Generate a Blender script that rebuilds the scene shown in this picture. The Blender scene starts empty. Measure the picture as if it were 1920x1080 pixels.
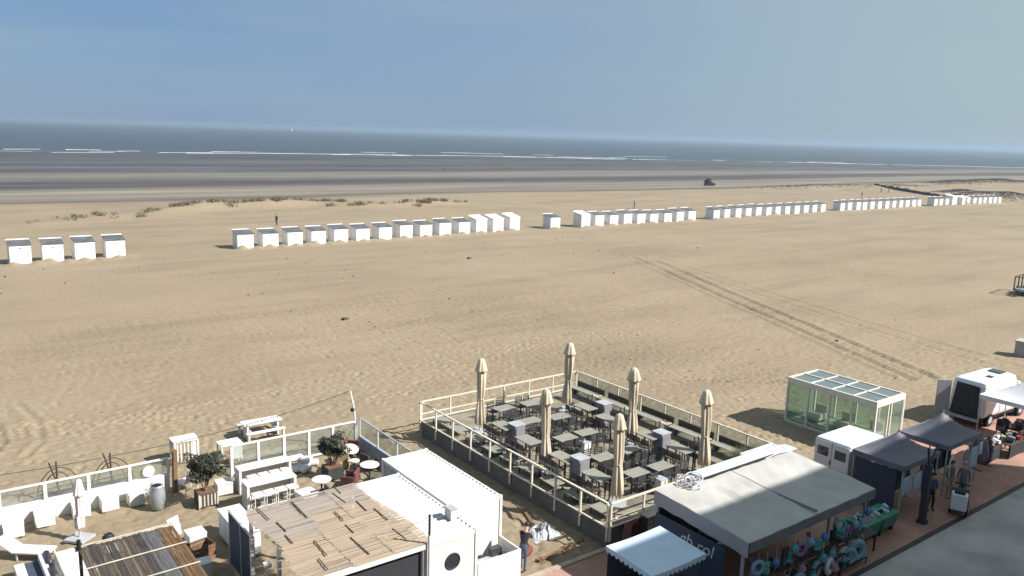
import bpy, math, random
import numpy as np
from mathutils import Vector, Matrix, Euler

rnd = random.Random(7)
nrs = np.random.RandomState(11)
scene = bpy.context.scene
C = scene.collection

# ------------------------------------------------------------------ camera
CAM_H, FPX = 15.0, 1530.0
PITCH, ROLL = math.atan(288.5 / FPX), math.atan(.030)
YAW = math.atan2(2063, math.hypot(FPX, 294))
f0 = Vector((math.cos(YAW), math.sin(YAW), 0)); r0 = Vector((math.sin(YAW), -math.cos(YAW), 0))
fw = f0 * math.cos(PITCH) - Vector((0, 0, math.sin(PITCH))); u0 = r0.cross(fw)
rr = r0 * math.cos(ROLL) + u0 * math.sin(ROLL); uu = u0 * math.cos(ROLL) - r0 * math.sin(ROLL)
cam_data = bpy.data.cameras.new('camera'); cam = bpy.data.objects.new('camera', cam_data); C.objects.link(cam)
cam_data.sensor_width = 36; cam_data.lens = 36 * FPX / 1920; cam_data.clip_start = .1; cam_data.clip_end = 30000
cam.matrix_world = Matrix(((rr.x, uu.x, -fw.x, 0), (rr.y, uu.y, -fw.y, 0), (rr.z, uu.z, -fw.z, CAM_H), (0, 0, 0, 1)))
scene.camera = cam
# ------------------------------------------------------------------ sky, sun, exposure
SUN_TO = Vector((2.0, -2.3, 2.54)).normalized()
world = bpy.data.worlds.new('World'); scene.world = world; world.use_nodes = True
wn = world.node_tree.nodes; wl = world.node_tree.links
bg = wn['Background']
sky = wn.new('ShaderNodeTexSky'); sky.sky_type = 'NISHITA'; sky.sun_disc = False
sky.sun_elevation = math.asin(SUN_TO.z); sky.sun_rotation = math.atan2(SUN_TO.x, SUN_TO.y)
sky.altitude = 0; sky.air_density = 1.0; sky.dust_density = .6; sky.ozone_density = 2.0
def wmix(mode, fac, a, b_):
    n = wn.new('ShaderNodeMix'); n.data_type = 'RGBA'; n.blend_type = mode
    for i, v in ((0, fac), (6, a), (7, b_)):
        if isinstance(v, (tuple, float)): n.inputs[i].default_value = v
        else: wl.new(v, n.inputs[i])
    return n.outputs[2]
# hazy maritime blue: the whole sky graded evenly, with thin streaks of high cloud
graded = wmix('ADD', 1.0, wmix('MULTIPLY', 1.0, sky.outputs[0], (.52, .64, .46, 1)), (.1, .3, 2.9, 1))
tcw = wn.new('ShaderNodeTexCoord'); mpw = wn.new('ShaderNodeMapping'); mpw.inputs['Scale'].default_value = (1.2, 1.2, 9); wl.new(tcw.outputs['Generated'], mpw.inputs[0])
nzw = wn.new('ShaderNodeTexNoise'); nzw.inputs['Scale'].default_value = 2.2; nzw.inputs['Detail'].default_value = 5; wl.new(mpw.outputs[0], nzw.inputs['Vector'])
rpw = wn.new('ShaderNodeMapRange'); rpw.inputs[1].default_value = .42; rpw.inputs[2].default_value = .75; rpw.inputs[4].default_value = .45; wl.new(nzw.outputs['Fac'], rpw.inputs[0])
hazy = wmix('MIX', .5, graded, (2.35, 3.6, 5.65, 1))
# the haze brightens towards the sun's side of the sky
dtw = wn.new('ShaderNodeVectorMath'); dtw.operation = 'DOT_PRODUCT'; wl.new(tcw.outputs['Generated'], dtw.inputs[0]); dtw.inputs[1].default_value = SUN_TO
arw = wn.new('ShaderNodeMapRange'); arw.interpolation_type = 'SMOOTHSTEP'; arw.inputs[1].default_value = -.45; arw.inputs[2].default_value = .62; arw.inputs[4].default_value = .95; wl.new(dtw.outputs['Value'], arw.inputs[0])
hazy = wmix('MIX', arw.outputs[0], hazy, (4.7, 5.75, 5.75, 1))
wl.new(wmix('MIX', rpw.outputs[0], hazy, (3.5, 4.7, 5.6, 1)), bg.inputs[0]); bg.inputs[1].default_value = .052
sun_d = bpy.data.lights.new('sun', 'SUN'); sun = bpy.data.objects.new('sun', sun_d); C.objects.link(sun)
sun_d.energy = 5.0; sun_d.angle = math.radians(.5); sun_d.color = (1, .965, .915)
sun.rotation_euler = (-SUN_TO).to_track_quat('-Z', 'Y').to_euler(); sun.location = (60, -60, 80)
scene.view_settings.view_transform = 'Standard'; scene.view_settings.look = 'None'
scene.view_settings.exposure = .92; scene.view_settings.gamma = 1; scene.view_settings.use_curve_mapping = False

# ------------------------------------------------------------------ helpers
def gp(px, py, z=0.0):
    d = fw * FPX + rr * (px - 960) - uu * (py - 540); t = (z - CAM_H) / d.z
    return Vector((d.x * t, d.y * t, z))

MATS = {}
def mat(name, col, rough=.6, var=.12, scale=4.0, bump=0.0, bscale=None, metal=0.0, spec=.4, stretch=(1, 1, 1), var_col=None, detail=4):
    if name in MATS: return MATS[name]
    m = bpy.data.materials.new(name); m.use_nodes = True; nt = m.node_tree; N = nt.nodes; L = nt.links
    b = N['Principled BSDF']; b.inputs['Roughness'].default_value = rough; b.inputs['Metallic'].default_value = metal
    b.inputs['Specular IOR Level'].default_value = spec
    tc = N.new('ShaderNodeTexCoord'); mp = N.new('ShaderNodeMapping'); mp.inputs['Scale'].default_value = stretch
    L.new(tc.outputs['Object'], mp.inputs[0])
    nz = N.new('ShaderNodeTexNoise'); nz.inputs['Scale'].default_value = scale; nz.inputs['Detail'].default_value = detail
    oi = N.new('ShaderNodeObjectInfo')
    off = N.new('ShaderNodeVectorMath'); off.operation = 'ADD'
    cmb = N.new('ShaderNodeCombineXYZ'); mul = N.new('ShaderNodeMath'); mul.operation = 'MULTIPLY'; mul.inputs[1].default_value = 37
    L.new(oi.outputs['Random'], mul.inputs[0]); L.new(mul.outputs[0], cmb.inputs[0]); L.new(mul.outputs[0], cmb.inputs[1])
    L.new(mp.outputs[0], off.inputs[0]); L.new(cmb.outputs[0], off.inputs[1]); L.new(off.outputs[0], nz.inputs['Vector'])
    rp = N.new('ShaderNodeValToRGB'); rp.color_ramp.elements[0].position = .3; rp.color_ramp.elements[1].position = .72
    lo = tuple(max(0, c * (1 - var)) for c in col) if var_col is None else var_col
    hi = tuple(min(.9, c * (1 + var)) for c in col) if var_col is None else col
    rp.color_ramp.elements[0].color = lo + (1,); rp.color_ramp.elements[1].color = hi + (1,)
    L.new(nz.outputs['Fac'], rp.inputs[0]); L.new(rp.outputs[0], b.inputs['Base Color'])
    if bump:
        n2 = N.new('ShaderNodeTexNoise'); n2.inputs['Scale'].default_value = bscale or scale * 4; n2.inputs['Detail'].default_value = 5
        L.new(off.outputs[0], n2.inputs['Vector'])
        bp = N.new('ShaderNodeBump'); bp.inputs['Strength'].default_value = bump; bp.inputs['Distance'].default_value = .02
        L.new(n2.outputs['Fac'], bp.inputs['Height']); L.new(bp.outputs[0], b.inputs['Normal'])
    MATS[name] = m
    return m

def glass(name, tint, alpha):
    m = bpy.data.materials.new(name); m.use_nodes = True; nt = m.node_tree; N = nt.nodes; L = nt.links
    N.remove(N['Principled BSDF']); o = N['Material Output']
    tr = N.new('ShaderNodeBsdfTransparent'); tr.inputs[0].default_value = tint + (1,)
    gl = N.new('ShaderNodeBsdfGlossy'); gl.inputs['Roughness'].default_value = .04; gl.inputs[0].default_value = (.9, .95, 1, 1)
    df = N.new('ShaderNodeBsdfDiffuse'); df.inputs[0].default_value = (.45, .47, .45, 1)
    lw = N.new('ShaderNodeLayerWeight'); lw.inputs[0].default_value = .5; pw = N.new('ShaderNodeMath'); pw.operation = 'POWER'; pw.inputs[1].default_value = 4; L.new(lw.outputs['Facing'], pw.inputs[0])
    fr = N.new('ShaderNodeMath'); fr.operation = 'MULTIPLY_ADD'; fr.inputs[1].default_value = .6; fr.inputs[2].default_value = .05; L.new(pw.outputs[0], fr.inputs[0])
    m1 = N.new('ShaderNodeMixShader'); m1.inputs[0].default_value = alpha
    L.new(tr.outputs[0], m1.inputs[1]); L.new(df.outputs[0], m1.inputs[2])
    m2 = N.new('ShaderNodeMixShader'); L.new(fr.outputs[0], m2.inputs[0]); L.new(m1.outputs[0], m2.inputs[1]); L.new(gl.outputs[0], m2.inputs[2])
    L.new(m2.outputs[0], o.inputs[0]); MATS[name] = m
    return m

class MB:
    def __init__(s): s.v = []; s.f = []
    def add(s, vs, fs):
        n = len(s.v); s.v += [tuple(v) for v in vs]; s.f += [tuple(i + n for i in f) for f in fs]; return s
    def box(s, x0, x1, y0, y1, z0, z1):
        return s.add([(x0, y0, z0), (x1, y0, z0), (x1, y1, z0), (x0, y1, z0), (x0, y0, z1), (x1, y0, z1), (x1, y1, z1), (x0, y1, z1)],
                     [(0, 3, 2, 1), (4, 5, 6, 7), (0, 1, 5, 4), (1, 2, 6, 5), (2, 3, 7, 6), (3, 0, 4, 7)])
    def cb(s, c, d, rot=None):
        M = Euler(rot).to_matrix() if rot else Matrix.Identity(3); c = Vector(c); h = [q / 2 for q in d]
        vs = [c + M @ Vector((sx * h[0], sy * h[1], sz * h[2])) for sz in (-1, 1) for sx, sy in ((-1, -1), (1, -1), (1, 1), (-1, 1))]
        return s.add(vs, [(0, 3, 2, 1), (4, 5, 6, 7), (0, 1, 5, 4), (1, 2, 6, 5), (2, 3, 7, 6), (3, 0, 4, 7)])
    def hexa(s, a, b):   # lower quad a, upper quad b
        return s.add(list(a) + list(b), [(0, 3, 2, 1), (4, 5, 6, 7), (0, 1, 5, 4), (1, 2, 6, 5), (2, 3, 7, 6), (3, 0, 4, 7)])
    def cyl(s, p0, p1, r0, r1=None, n=8, cap=True):
        r1 = r0 if r1 is None else r1; p0 = Vector(p0); p1 = Vector(p1); d = (p1 - p0).normalized()
        a = d.orthogonal().normalized(); b = d.cross(a)
        ring = lambda p, r: [p + (a * math.cos(6.2832 * i / n) + b * math.sin(6.2832 * i / n)) * r for i in range(n)]
        fs = [(i, (i + 1) % n, n + (i + 1) % n, n + i) for i in range(n)]
        if cap: fs += [tuple(range(n - 1, -1, -1)), tuple(range(n, 2 * n))]
        return s.add(ring(p0, r0) + ring(p1, r1), fs)
    def tube(s, pts, r, n=6):
        for a, b in zip(pts[:-1], pts[1:]): s.cyl(a, b, r, n=n)
        return s
    def lathe(s, prof, n=16, c=(0, 0, 0), fr=None, cap=True):
        vs = []
        for k, (r, z) in enumerate(prof):
            for i in range(n):
                t = 6.2832 * i / n; q = r * (fr(k, t) if fr else 1)
                vs.append((c[0] + q * math.cos(t), c[1] + q * math.sin(t), c[2] + z))
        fs = [(k * n + i, k * n + (i + 1) % n, (k + 1) * n + (i + 1) % n, (k + 1) * n + i) for k in range(len(prof) - 1) for i in range(n)]
        if cap: fs += [tuple(range(n - 1, -1, -1)), tuple((len(prof) - 1) * n + i for i in range(n))]
        return s.add(vs, fs)
    def torus(s, c, R, r, n=20, m=8, rot=None):
        M = Euler(rot).to_matrix() if rot else Matrix.Identity(3); c = Vector(c); vs = []
        for i in range(n):
            for j in range(m):
                a, b = 6.2832 * i / n, 6.2832 * j / m
                vs.append(c + M @ Vector(((R + r * math.cos(b)) * math.cos(a), (R + r * math.cos(b)) * math.sin(a), r * math.sin(b))))
        return s.add(vs, [(i * m + j, ((i + 1) % n) * m + j, ((i + 1) % n) * m + (j + 1) % m, i * m + (j + 1) % m) for i in range(n) for j in range(m)])
    def ball(s, c, r, n=12, m=8, sq=(1, 1, 1)):
        prof = [(r * math.sin(math.pi * k / m), -r * math.cos(math.pi * k / m)) for k in range(m + 1)]
        prof[0] = (.002, -r); prof[-1] = (.002, r); k0 = len(s.v); s.lathe(prof, n)
        s.v[k0:] = [(c[0] + v[0] * sq[0], c[1] + v[1] * sq[1], c[2] + v[2] * sq[2]) for v in s.v[k0:]]
        return s
    def mesh(s, name, m, smooth=False):
        me = bpy.data.meshes.new(name); me.from_pydata(s.v, [], s.f)
        for q in (m if isinstance(m, (list, tuple)) else [m]):
            if q: me.materials.append(q)
        if smooth: me.polygons.foreach_set('use_smooth', [True] * len(me.polygons))
        me.update(); return me
    def build(s, name, m, parent=None, smooth=False, bevel=0, loc=None, label=None):
        o = bpy.data.objects.new(name, s.mesh(name, m, smooth)); C.objects.link(o)
        if parent: o.parent = parent
        if loc: o.location = loc
        if bevel:
            md = o.modifiers.new('b', 'BEVEL'); md.width = bevel; md.segments = 2; md.limit_method = 'ANGLE'
        if label: o['label'] = label
        return o

def tag(o, label=None, cat=None, group=None, kind=None):
    if label: o['label'] = label
    if cat: o['category'] = cat
    if group: o['group'] = group
    if kind: o['kind'] = kind
    return o
def thing(name, label, cat, loc=(0, 0, 0), rz=0, group=None):
    o = bpy.data.objects.new(name, None); C.objects.link(o); o.empty_display_size = .2
    o.location = loc; o.rotation_euler = (0, 0, rz); return tag(o, label, cat, group)
def clone(root, loc, rz=0, label=None, scale=None):
    def cp(o, par):
        c = o.copy(); C.objects.link(c); c.parent = par
        for ch in kids.get(o.name, []): cp(ch, c)
        return c
    kids = {}
    st = [root]
    while st:
        q = st.pop(); kids[q.name] = list(q.children); st += kids[q.name]
    c = cp(root, None); c.location = loc; c.rotation_euler = (0, 0, rz)
    if label: c['label'] = label
    if scale: c.scale = scale
    return c
def B(): return MB()

WHITE = mat('white_paint', (.61, .60, .585), .5, .1, 1.1, .08, 30, detail=8)
WHITE_METAL = mat('white_steel', (.48, .485, .49), .45, .16, 1.2, .06, 20, detail=8)
CREAM = mat('cream_paint', (.58, .53, .43), .5, .08, 3)
GREY = mat('grey_paint', (.34, .35, .37), .55, .12, 3)
DARK = mat('dark_metal', (.035, .036, .04), .45, .2, 6)
BLACK = mat('black_rubber', (.012, .012, .014), .7, .2, 6)
NAVY = mat('navy_cloth', (.045, .055, .085), .8, .15, 3, .2, 40)
WOOD = mat('weathered_wood', (.42, .38, .31), .75, .25, 3, .2, 12, stretch=(1, 6, 1))
DARKWOOD = mat('dark_wicker', (.05, .042, .036), .7, .3, 8, .3, 40)
BROWN = mat('brown_wood', (.16, .09, .05), .7, .25, 3, .2, 20)
REDM = mat('faded_red', (.35, .07, .06), .6, .15, 4)
SKIN = mat('skin', (.50, .32, .23), .6, .06, 6)
LEAF = mat('leaf', (.042, .046, .026), .6, .45, 9, var_col=(.018, .02, .012))
GLASS = glass('window_glass', (.80, .90, .84), .12)
PANE = glass('screen_glass', (.86, .90, .88), .10)
DARKGLASS = mat('tinted_glass', (.03, .035, .04), .12, .1, 2, spec=.6)

# ------------------------------------------------------------------ the ground: dry beach running out into the tidal flat
def waterline(x):
    return np.interp(x, [-400, 40, 210, 350, 630, 770, 1100, 3000], [470, 470, 480, 462, 374, 310, 250, 200])
def dry_edge(x):
    return np.interp(x, [-400, 15, 75, 200, 400, 3000], [170, 167, 160, 171, 190, 230])
HUT_PX = [(40, 495), (101, 491), (161, 487), (218, 482)]
HUT_PX += [(461, 467), (508, 464), (554, 461), (598, 458), (640, 455), (681, 453), (723, 450), (762, 447), (799, 444), (835, 441), (871, 439), (903, 437), (934, 435), (965, 433)]
HUT_PX += [(1041, 429)] + [(1098, 426), (1124, 424), (1151, 423), (1177, 421), (1202, 420), (1226, 419), (1252, 418), (1275, 416), (1297, 415)]
HUT_PX += [(x, 411 - 12.5 * (x - 1343) / 200) for x in (1343, 1363, 1384, 1403, 1422, 1441, 1458, 1476, 1494, 1511, 1527, 1543)]
HUT_PX += [(x, 395.5 - 7.5 * (x - 1579) / 144) for x in (1579, 1593, 1609, 1621, 1635, 1649, 1663, 1676, 1689, 1701, 1713, 1723)]
HUT_PX += [(x, 386.3 - 4.6 * (x - 1754) / 120) for x in (1754, 1764, 1775, 1789, 1806, 1815, 1827, 1837, 1846, 1856, 1865, 1874)]
HUTS = [gp(x, y) for x, y in HUT_PX]
# grass-topped sand ridges behind the huts, as (pixel x, pixel y, half width m, height m)
RIDGE = [(60, 421, 2, .3), (125, 415, 4, .5), (155, 412, 4, .55), (195, 409, 4, .9), (222, 410, 4, .35), (275, 408, 4, .6), (300, 401, 5, .8), (330, 398, 5, .9), (352, 395, 5, 1.0), (385, 394, 5, .9), (405, 394, 5, 1.0), (425, 393, 5, .9),
         (475, 391, 5, 1.0), (490, 391, 5, 1.2), (515, 388, 5, 1.1), (535, 387, 5, 1.1), (575, 386, 6, .9), (610, 386, 6, .9), (645, 387, 6, .9), (670, 388, 6, .9), (690, 389, 5, .6), (765, 387, 6, .9), (785, 386, 7, 1.1), (810, 383, 7, 1.0), (850, 381, 5, .6)]
RIDGE_W = [(gp(a, b), w, h) for a, b, w, h in RIDGE]
MOUND_W = [(gp(1480, 352), 16, 1.0), (gp(1560, 350), 20, 1.5), (gp(1690, 350), 16, 1.3), (gp(1830, 371), 14, 3.4), (gp(1795, 362), 12, 2.4), (gp(1905, 374), 14, 3.6), (gp(1790, 344), 22, 2.0), (gp(1850, 342), 22, 2.2), (gp(1900, 343), 20, 1.6), (gp(1310, 349), 18, .5), (gp(1010, 387), 9, .35), (gp(1180, 372), 10, .5)]

def rng(a, b, s): return np.arange(a, b, s)
xs = np.concatenate([np.linspace(-400, -40, 25), rng(-30, 0, 1.0), rng(0, 46, .13), rng(46, 75, .3), rng(75, 130, .7), rng(130, 260, 1.2), rng(260, 420, 4), rng(420, 900, 12), np.linspace(900, 3000, 40)])
ys = np.concatenate([rng(19.4, 46, .13), rng(46, 64, .3), rng(64, 95, .7), rng(95, 103, .35), rng(103, 125, 1.2), rng(125, 160, .7), rng(160, 230, 2.0), rng(230, 520, 4.5), np.linspace(525, 900, 20)])
X, Y = np.meshgrid(xs, ys)
_VT = {}
def vnoise(x, y, seed):
    # cheap smooth value noise
    if seed not in _VT: _VT[seed] = np.random.RandomState(seed).rand(256, 256)
    T = _VT[seed]
    xi = np.floor(x).astype(int); yi = np.floor(y).astype(int); fx = x - xi; fy = y - yi
    fx = fx * fx * (3 - 2 * fx); fy = fy * fy * (3 - 2 * fy)
    g = lambda a, b: T[a % 256, b % 256]
    return (g(xi, yi) * (1 - fx) + g(xi + 1, yi) * fx) * (1 - fy) + (g(xi, yi + 1) * (1 - fx) + g(xi + 1, yi + 1) * fx) * fy - .5
def zsmooth(x, y):
    z = .16 * vnoise(x / 9, y / 7, 1) * np.clip((y - 36) / 20, 0, 1) + .03 * vnoise(x / 2.2, y / 2.0, 2)
    z = z - .02
    for (p, w, h) in RIDGE_W:
        d = ((x - p.x) / w) ** 2 + ((y - p.y) / 3.2) ** 2; z = z + .45 * h * np.exp(-d)
    for (p, w, h) in MOUND_W:
        d = ((x - p.x) / w) ** 2 + ((y - p.y) / (w * .45)) ** 2; z = z + .55 * h * np.exp(-d) * (.85 + .5 * vnoise(x / 6, y / 6, 5))
    for i, p in enumerate(HUTS):
        a = .16 + .16 * ((i * 37) % 10) / 10; ox = ((i * 53) % 10) / 10 - .7
        z = z + 1.9 * a * np.exp(-((x - p.x - ox) / .62) ** 2 - ((y - p.y + .2) / .6) ** 2) + .3 * np.exp(-((x - p.x - 1.5) / .6) ** 2 - ((y - p.y) / 1.0) ** 2)
    e = dry_edge(x); s = np.clip((y - e) / (waterline(x) - e), 0, 4)
    bars = .11 * np.sin(s * 31 + 5 * vnoise(x / 170, y / 60, 8)) * np.clip(s * 4, 0, 1) + .10 * vnoise(x / 60, y / 14, 9) * np.clip(s * 4, 0, 1)
    return z * np.clip(1 - s * 8, 0, 1) - .75 * s + bars
Z = zsmooth(X, Y)
Z += .016 * vnoise(X * 1.7, Y * 1.7, 3) * (Y < 64) + .02 * vnoise(X * 4, Y * 4, 4) * ((Y < 46) & (X < 46) & (X > 0))
# footprints pressed into the near sand
def stamp(cx, cy, r, dep, lip):
    i0, i1 = np.searchsorted(xs, [cx - 3 * r, cx + 3 * r]); j0, j1 = np.searchsorted(ys, [cy - 3 * r, cy + 3 * r])
    if i1 <= i0 or j1 <= j0: return
    d = ((X[j0:j1, i0:i1] - cx) ** 2 + (Y[j0:j1, i0:i1] - cy) ** 2) / (r * r)
    Z[j0:j1, i0:i1] += -dep * np.exp(-d) + lip * np.exp(-(np.sqrt(d) - 1.7) ** 2 * 3)
for k in range(15000):
    stamp(nrs.uniform(-8, 64), 20 + 48 * nrs.rand() ** 1.4, nrs.uniform(.09, .18), nrs.uniform(.02, .075), .012)
for k in range(46):   # walked lines
    x, y, a = nrs.uniform(0, 60), nrs.uniform(22, 60), nrs.uniform(0, 6.28)
    for q in range(40):
        a += nrs.normal(0, .06); x += .42 * math.cos(a); y += .42 * math.sin(a)
        if y < 20 or y > 66: break
        stamp(x + .1 * math.cos(a + 1.57) * (-1) ** q, y + .1 * math.sin(a + 1.57) * (-1) ** q, .14, .09, .02)
def rut(path, gauge, r, dep):
    for (a, b) in zip(path[:-1], path[1:]):
        n = int((b - a).length / .25) + 1; t = (b - a).normalized()
        for k in range(n):
            p = a + (b - a) * k / n
            for s in (-1, 1):
                stamp(p.x - t.y * s * gauge + nrs.normal(0, .03), p.y + t.x * s * gauge, r, dep * nrs.uniform(.5, 1.2), dep * .35)
rut([gp(1098, 436), gp(1200, 482), gp(1300, 527), gp(1400, 570), gp(1500, 612), gp(1600, 655), gp(1735, 712)], .9, .34, .11)
rut([gp(1240, 490), gp(1400, 540), gp(1560, 590), gp(1760, 650), gp(1900, 690)], .9, .32, .05)
rut([gp(0, 700 + 60), gp(35, 800), gp(40, 830), gp(10, 860)], .8, .22, .06)
Z[(Y < 20.4)] = np.minimum(Z[(Y < 20.4)], -.03)
ny, nx = X.shape
me = bpy.data.meshes.new('beach'); nv = nx * ny
me.vertices.add(nv); me.vertices.foreach_set('co', np.stack([X, Y, Z], -1).astype(np.float32).ravel())
idx = np.arange(nv).reshape(ny, nx)
q = np.stack([idx[:-1, :-1], idx[:-1, 1:], idx[1:, 1:], idx[1:, :-1]], -1).reshape(-1, 4)
me.loops.add(q.size); me.polygons.add(len(q))
me.loops.foreach_set('vertex_index', q.ravel().astype(np.int32))
me.polygons.foreach_set('loop_start', (np.arange(len(q)) * 4).astype(np.int32))
me.polygons.foreach_set('use_smooth', np.ones(len(q), dtype=bool)); me.update(calc_edges=True); me.validate()

def beach_material():
    m = bpy.data.materials.new('beach_sand'); m.use_nodes = True; nt = m.node_tree; N = nt.nodes; L = nt.links; b = N['Principled BSDF']
    geo = N.new('ShaderNodeNewGeometry'); sep = N.new('ShaderNodeSeparateXYZ'); L.new(geo.outputs['Position'], sep.inputs[0])
    def noise(sc, stretch=(1, 1, 1), det=5, rough=.55):
        mp = N.new('ShaderNodeMapping'); mp.inputs['Scale'].default_value = stretch; L.new(geo.outputs['Position'], mp.inputs[0])
        n = N.new('ShaderNodeTexNoise'); n.inputs['Scale'].default_value = sc; n.inputs['Detail'].default_value = det; n.inputs['Roughness'].default_value = rough
        L.new(mp.outputs[0], n.inputs['Vector']); return n.outputs['Fac']
    def math_(op, a, b_, clamp=False):
        n = N.new('ShaderNodeMath'); n.operation = op; n.use_clamp = clamp
        for i, v in enumerate((a, b_)):
            if isinstance(v, (int, float)): n.inputs[i].default_value = v
            else: L.new(v, n.inputs[i])
        return n.outputs[0]
    def ramp(f, els):
        r = N.new('ShaderNodeValToRGB'); L.new(f, r.inputs[0]); e = r.color_ramp.elements
        e[0].position, e[0].color = els[0][0], els[0][1] + (1,); e[1].position, e[1].color = els[-1][0], els[-1][1] + (1,)
        for p, c in els[1:-1]:
            k = e.new(p); k.color = c + (1,)
        return r.outputs[0]
    def mix(f, a, b_, mode='MIX'):
        n = N.new('ShaderNodeMix'); n.data_type = 'RGBA'; n.blend_type = mode
        if isinstance(f, (int, float)): n.inputs[0].default_value = f
        else: L.new(f, n.inputs[0])
        L.new(a, n.inputs[6]); L.new(b_, n.inputs[7]); return n.outputs[2]
    dry = ramp(noise(.06, (1, 1, 1), 6, .6), [(.3, (0.233, 0.184, 0.121)), (.55, (0.262, 0.206, 0.139)), (.75, (0.277, 0.222, 0.154))])
    fine = ramp(noise(3.2, (1, 1, 1), 7, .75), [(.3, (.74, .74, .74)), (.62, (1.06, 1.06, 1.06))])
    streak = ramp(noise(.12, (.35, 1.6, 1), 6, .65), [(.32, (.83, .82, .82)), (.52, (1, 1, 1)), (.8, (1.05, 1.05, 1.04))])
    dry = mix(1.0, mix(1.0, dry, fine, 'MULTIPLY'), streak, 'MULTIPLY')
    # distance into the tidal zone: 0 at the dry edge, 1 near the sea
    wob = math_('MULTIPLY', math_('SUBTRACT', noise(.018, (.35, 1, 1), 4), .5), 34)
    t = math_('DIVIDE', math_('SUBTRACT', math_('ADD', sep.outputs[1], wob), 166), 310)
    wet = ramp(t, [(0.0, (0.209, 0.175, 0.133)), (.02, (0.092, 0.078, 0.062)), (.045, (0.166, 0.146, 0.116)), (.11, (0.177, 0.156, 0.127)), (.15, (0.071, 0.063, 0.059)), (.20, (0.057, 0.052, 0.051)), (.26, (0.152, 0.136, 0.114)), (.34, (0.140, 0.124, 0.108)),
                   (.38, (0.062, 0.058, 0.056)), (.46, (0.084, 0.077, 0.071)), (.52, (0.057, 0.053, 0.055)), (.62, (0.076, 0.070, 0.066)), (.8, (0.054, 0.052, 0.053)), (1.0, (0.065, 0.063, 0.064))])
    wstreak = ramp(noise(.11, (.09, 1.0, 1), 6, .7), [(.3, (.6, .6, .62)), (.5, (1, 1, 1)), (.7, (1.38, 1.35, 1.3))])
    wet = mix(1.0, wet, wstreak, 'MULTIPLY')
    wet = mix(1.0, wet, ramp(noise(.09, (.045, 1.4, 1), 8, .8), [(.36, (.55, .54, .56)), (.46, (1, 1, 1)), (.58, (1, 1, 1)), (.66, (1.75, 1.72, 1.68))]), 'MULTIPLY')  # thin bright streaks put sky reflected in water films into the colour
    isw = math_('MULTIPLY', t, 45, True)
    # the flat right of the huts dries out further down the beach
    L.new(mix(isw, dry, wet), b.inputs['Base Color'])
    pool = math_('MULTIPLY', math_('SUBTRACT', noise(.07, (.10, 1.0, 1), 5, .6), .5), 9, True)
    far = math_('MULTIPLY', math_('SUBTRACT', t, .12), 4, True)
    pw = math_('MULTIPLY', pool, far)
    ro = math_('SUBTRACT', .9, math_('MULTIPLY', pw, .62)); L.new(ro, b.inputs['Roughness'])
    b.inputs['Specular IOR Level'].default_value = .25
    bp = N.new('ShaderNodeBump'); bp.inputs['Strength'].default_value = .45; bp.inputs['Distance'].default_value = .05
    hgt = math_('ADD', noise(2.6, (1, 1, 1), 6, .65), math_('MULTIPLY', noise(9, (1, 1.2, 1), 3, .7), .7))
    L.new(math_('MULTIPLY', hgt, math_('SUBTRACT', 1, isw)), bp.inputs['Height']); L.new(bp.outputs[0], b.inputs['Normal'])
    return m
me.materials.append(beach_material())
beach = bpy.data.objects.new('beach', me); C.objects.link(beach); tag(beach, 'pale trampled sand beach running out to grey tidal flats', kind='structure')

# ------------------------------------------------------------------ the sea and its surf
SEA_Z = -.75
def sea_material():
    m = bpy.data.materials.new('sea_water'); m.use_nodes = True; nt = m.node_tree; N = nt.nodes; L = nt.links; b = N['Principled BSDF']
    geo = N.new('ShaderNodeNewGeometry'); mp = N.new('ShaderNodeMapping'); mp.inputs['Scale'].default_value = (.25, 1, 1); L.new(geo.outputs['Position'], mp.inputs[0])
    n1 = N.new('ShaderNodeTexNoise'); n1.inputs['Scale'].default_value = .05; n1.inputs['Detail'].default_value = 8; n1.inputs['Roughness'].default_value = .65; L.new(mp.outputs[0], n1.inputs['Vector'])
    r = N.new('ShaderNodeValToRGB'); r.color_ramp.elements[0].position = .35; r.color_ramp.elements[1].position = .7
    r.color_ramp.elements[0].color = (.04, .052, .064, 1); r.color_ramp.elements[1].color = (.06, .076, .086, 1)
    L.new(n1.outputs['Fac'], r.inputs[0]); L.new(r.outputs[0], b.inputs['Base Color'])
    b.inputs['Roughness'].default_value = .45; b.inputs['IOR'].default_value = 1.33; b.inputs['Specular IOR Level'].default_value = .2
    bp = N.new('ShaderNodeBump'); bp.inputs['Strength'].default_value = .8; bp.inputs['Distance'].default_value = .6
    n2 = N.new('ShaderNodeTexNoise'); n2.inputs['Scale'].default_value = .35; n2.inputs['Detail'].default_value = 6; L.new(mp.outputs[0], n2.inputs['Vector'])
    L.new(n2.outputs['Fac'], bp.inputs['Height']); L.new(bp.outputs[0], b.inputs['Normal'])
    return m
sb = B(); gx = [-9000, -2500, -600, 0, 400, 900, 1600, 3500, 12000]; gy = [240, 420, 700, 1400, 3500, 11000]
sb.add([(x, y, SEA_Z) for y in gy for x in gx], [(j * 9 + i, j * 9 + i + 1, j * 9 + 10 + i, j * 9 + 9 + i) for j in range(5) for i in range(8)])
tag(sb.build('sea', sea_material()), 'flat grey-blue sea at low tide', kind='structure')
FOAM = mat('sea_foam', (.80, .82, .83), .8, .1, .2, var_col=(.5, .54, .57), stretch=(.2, 1, 1))
fb = B()
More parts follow.
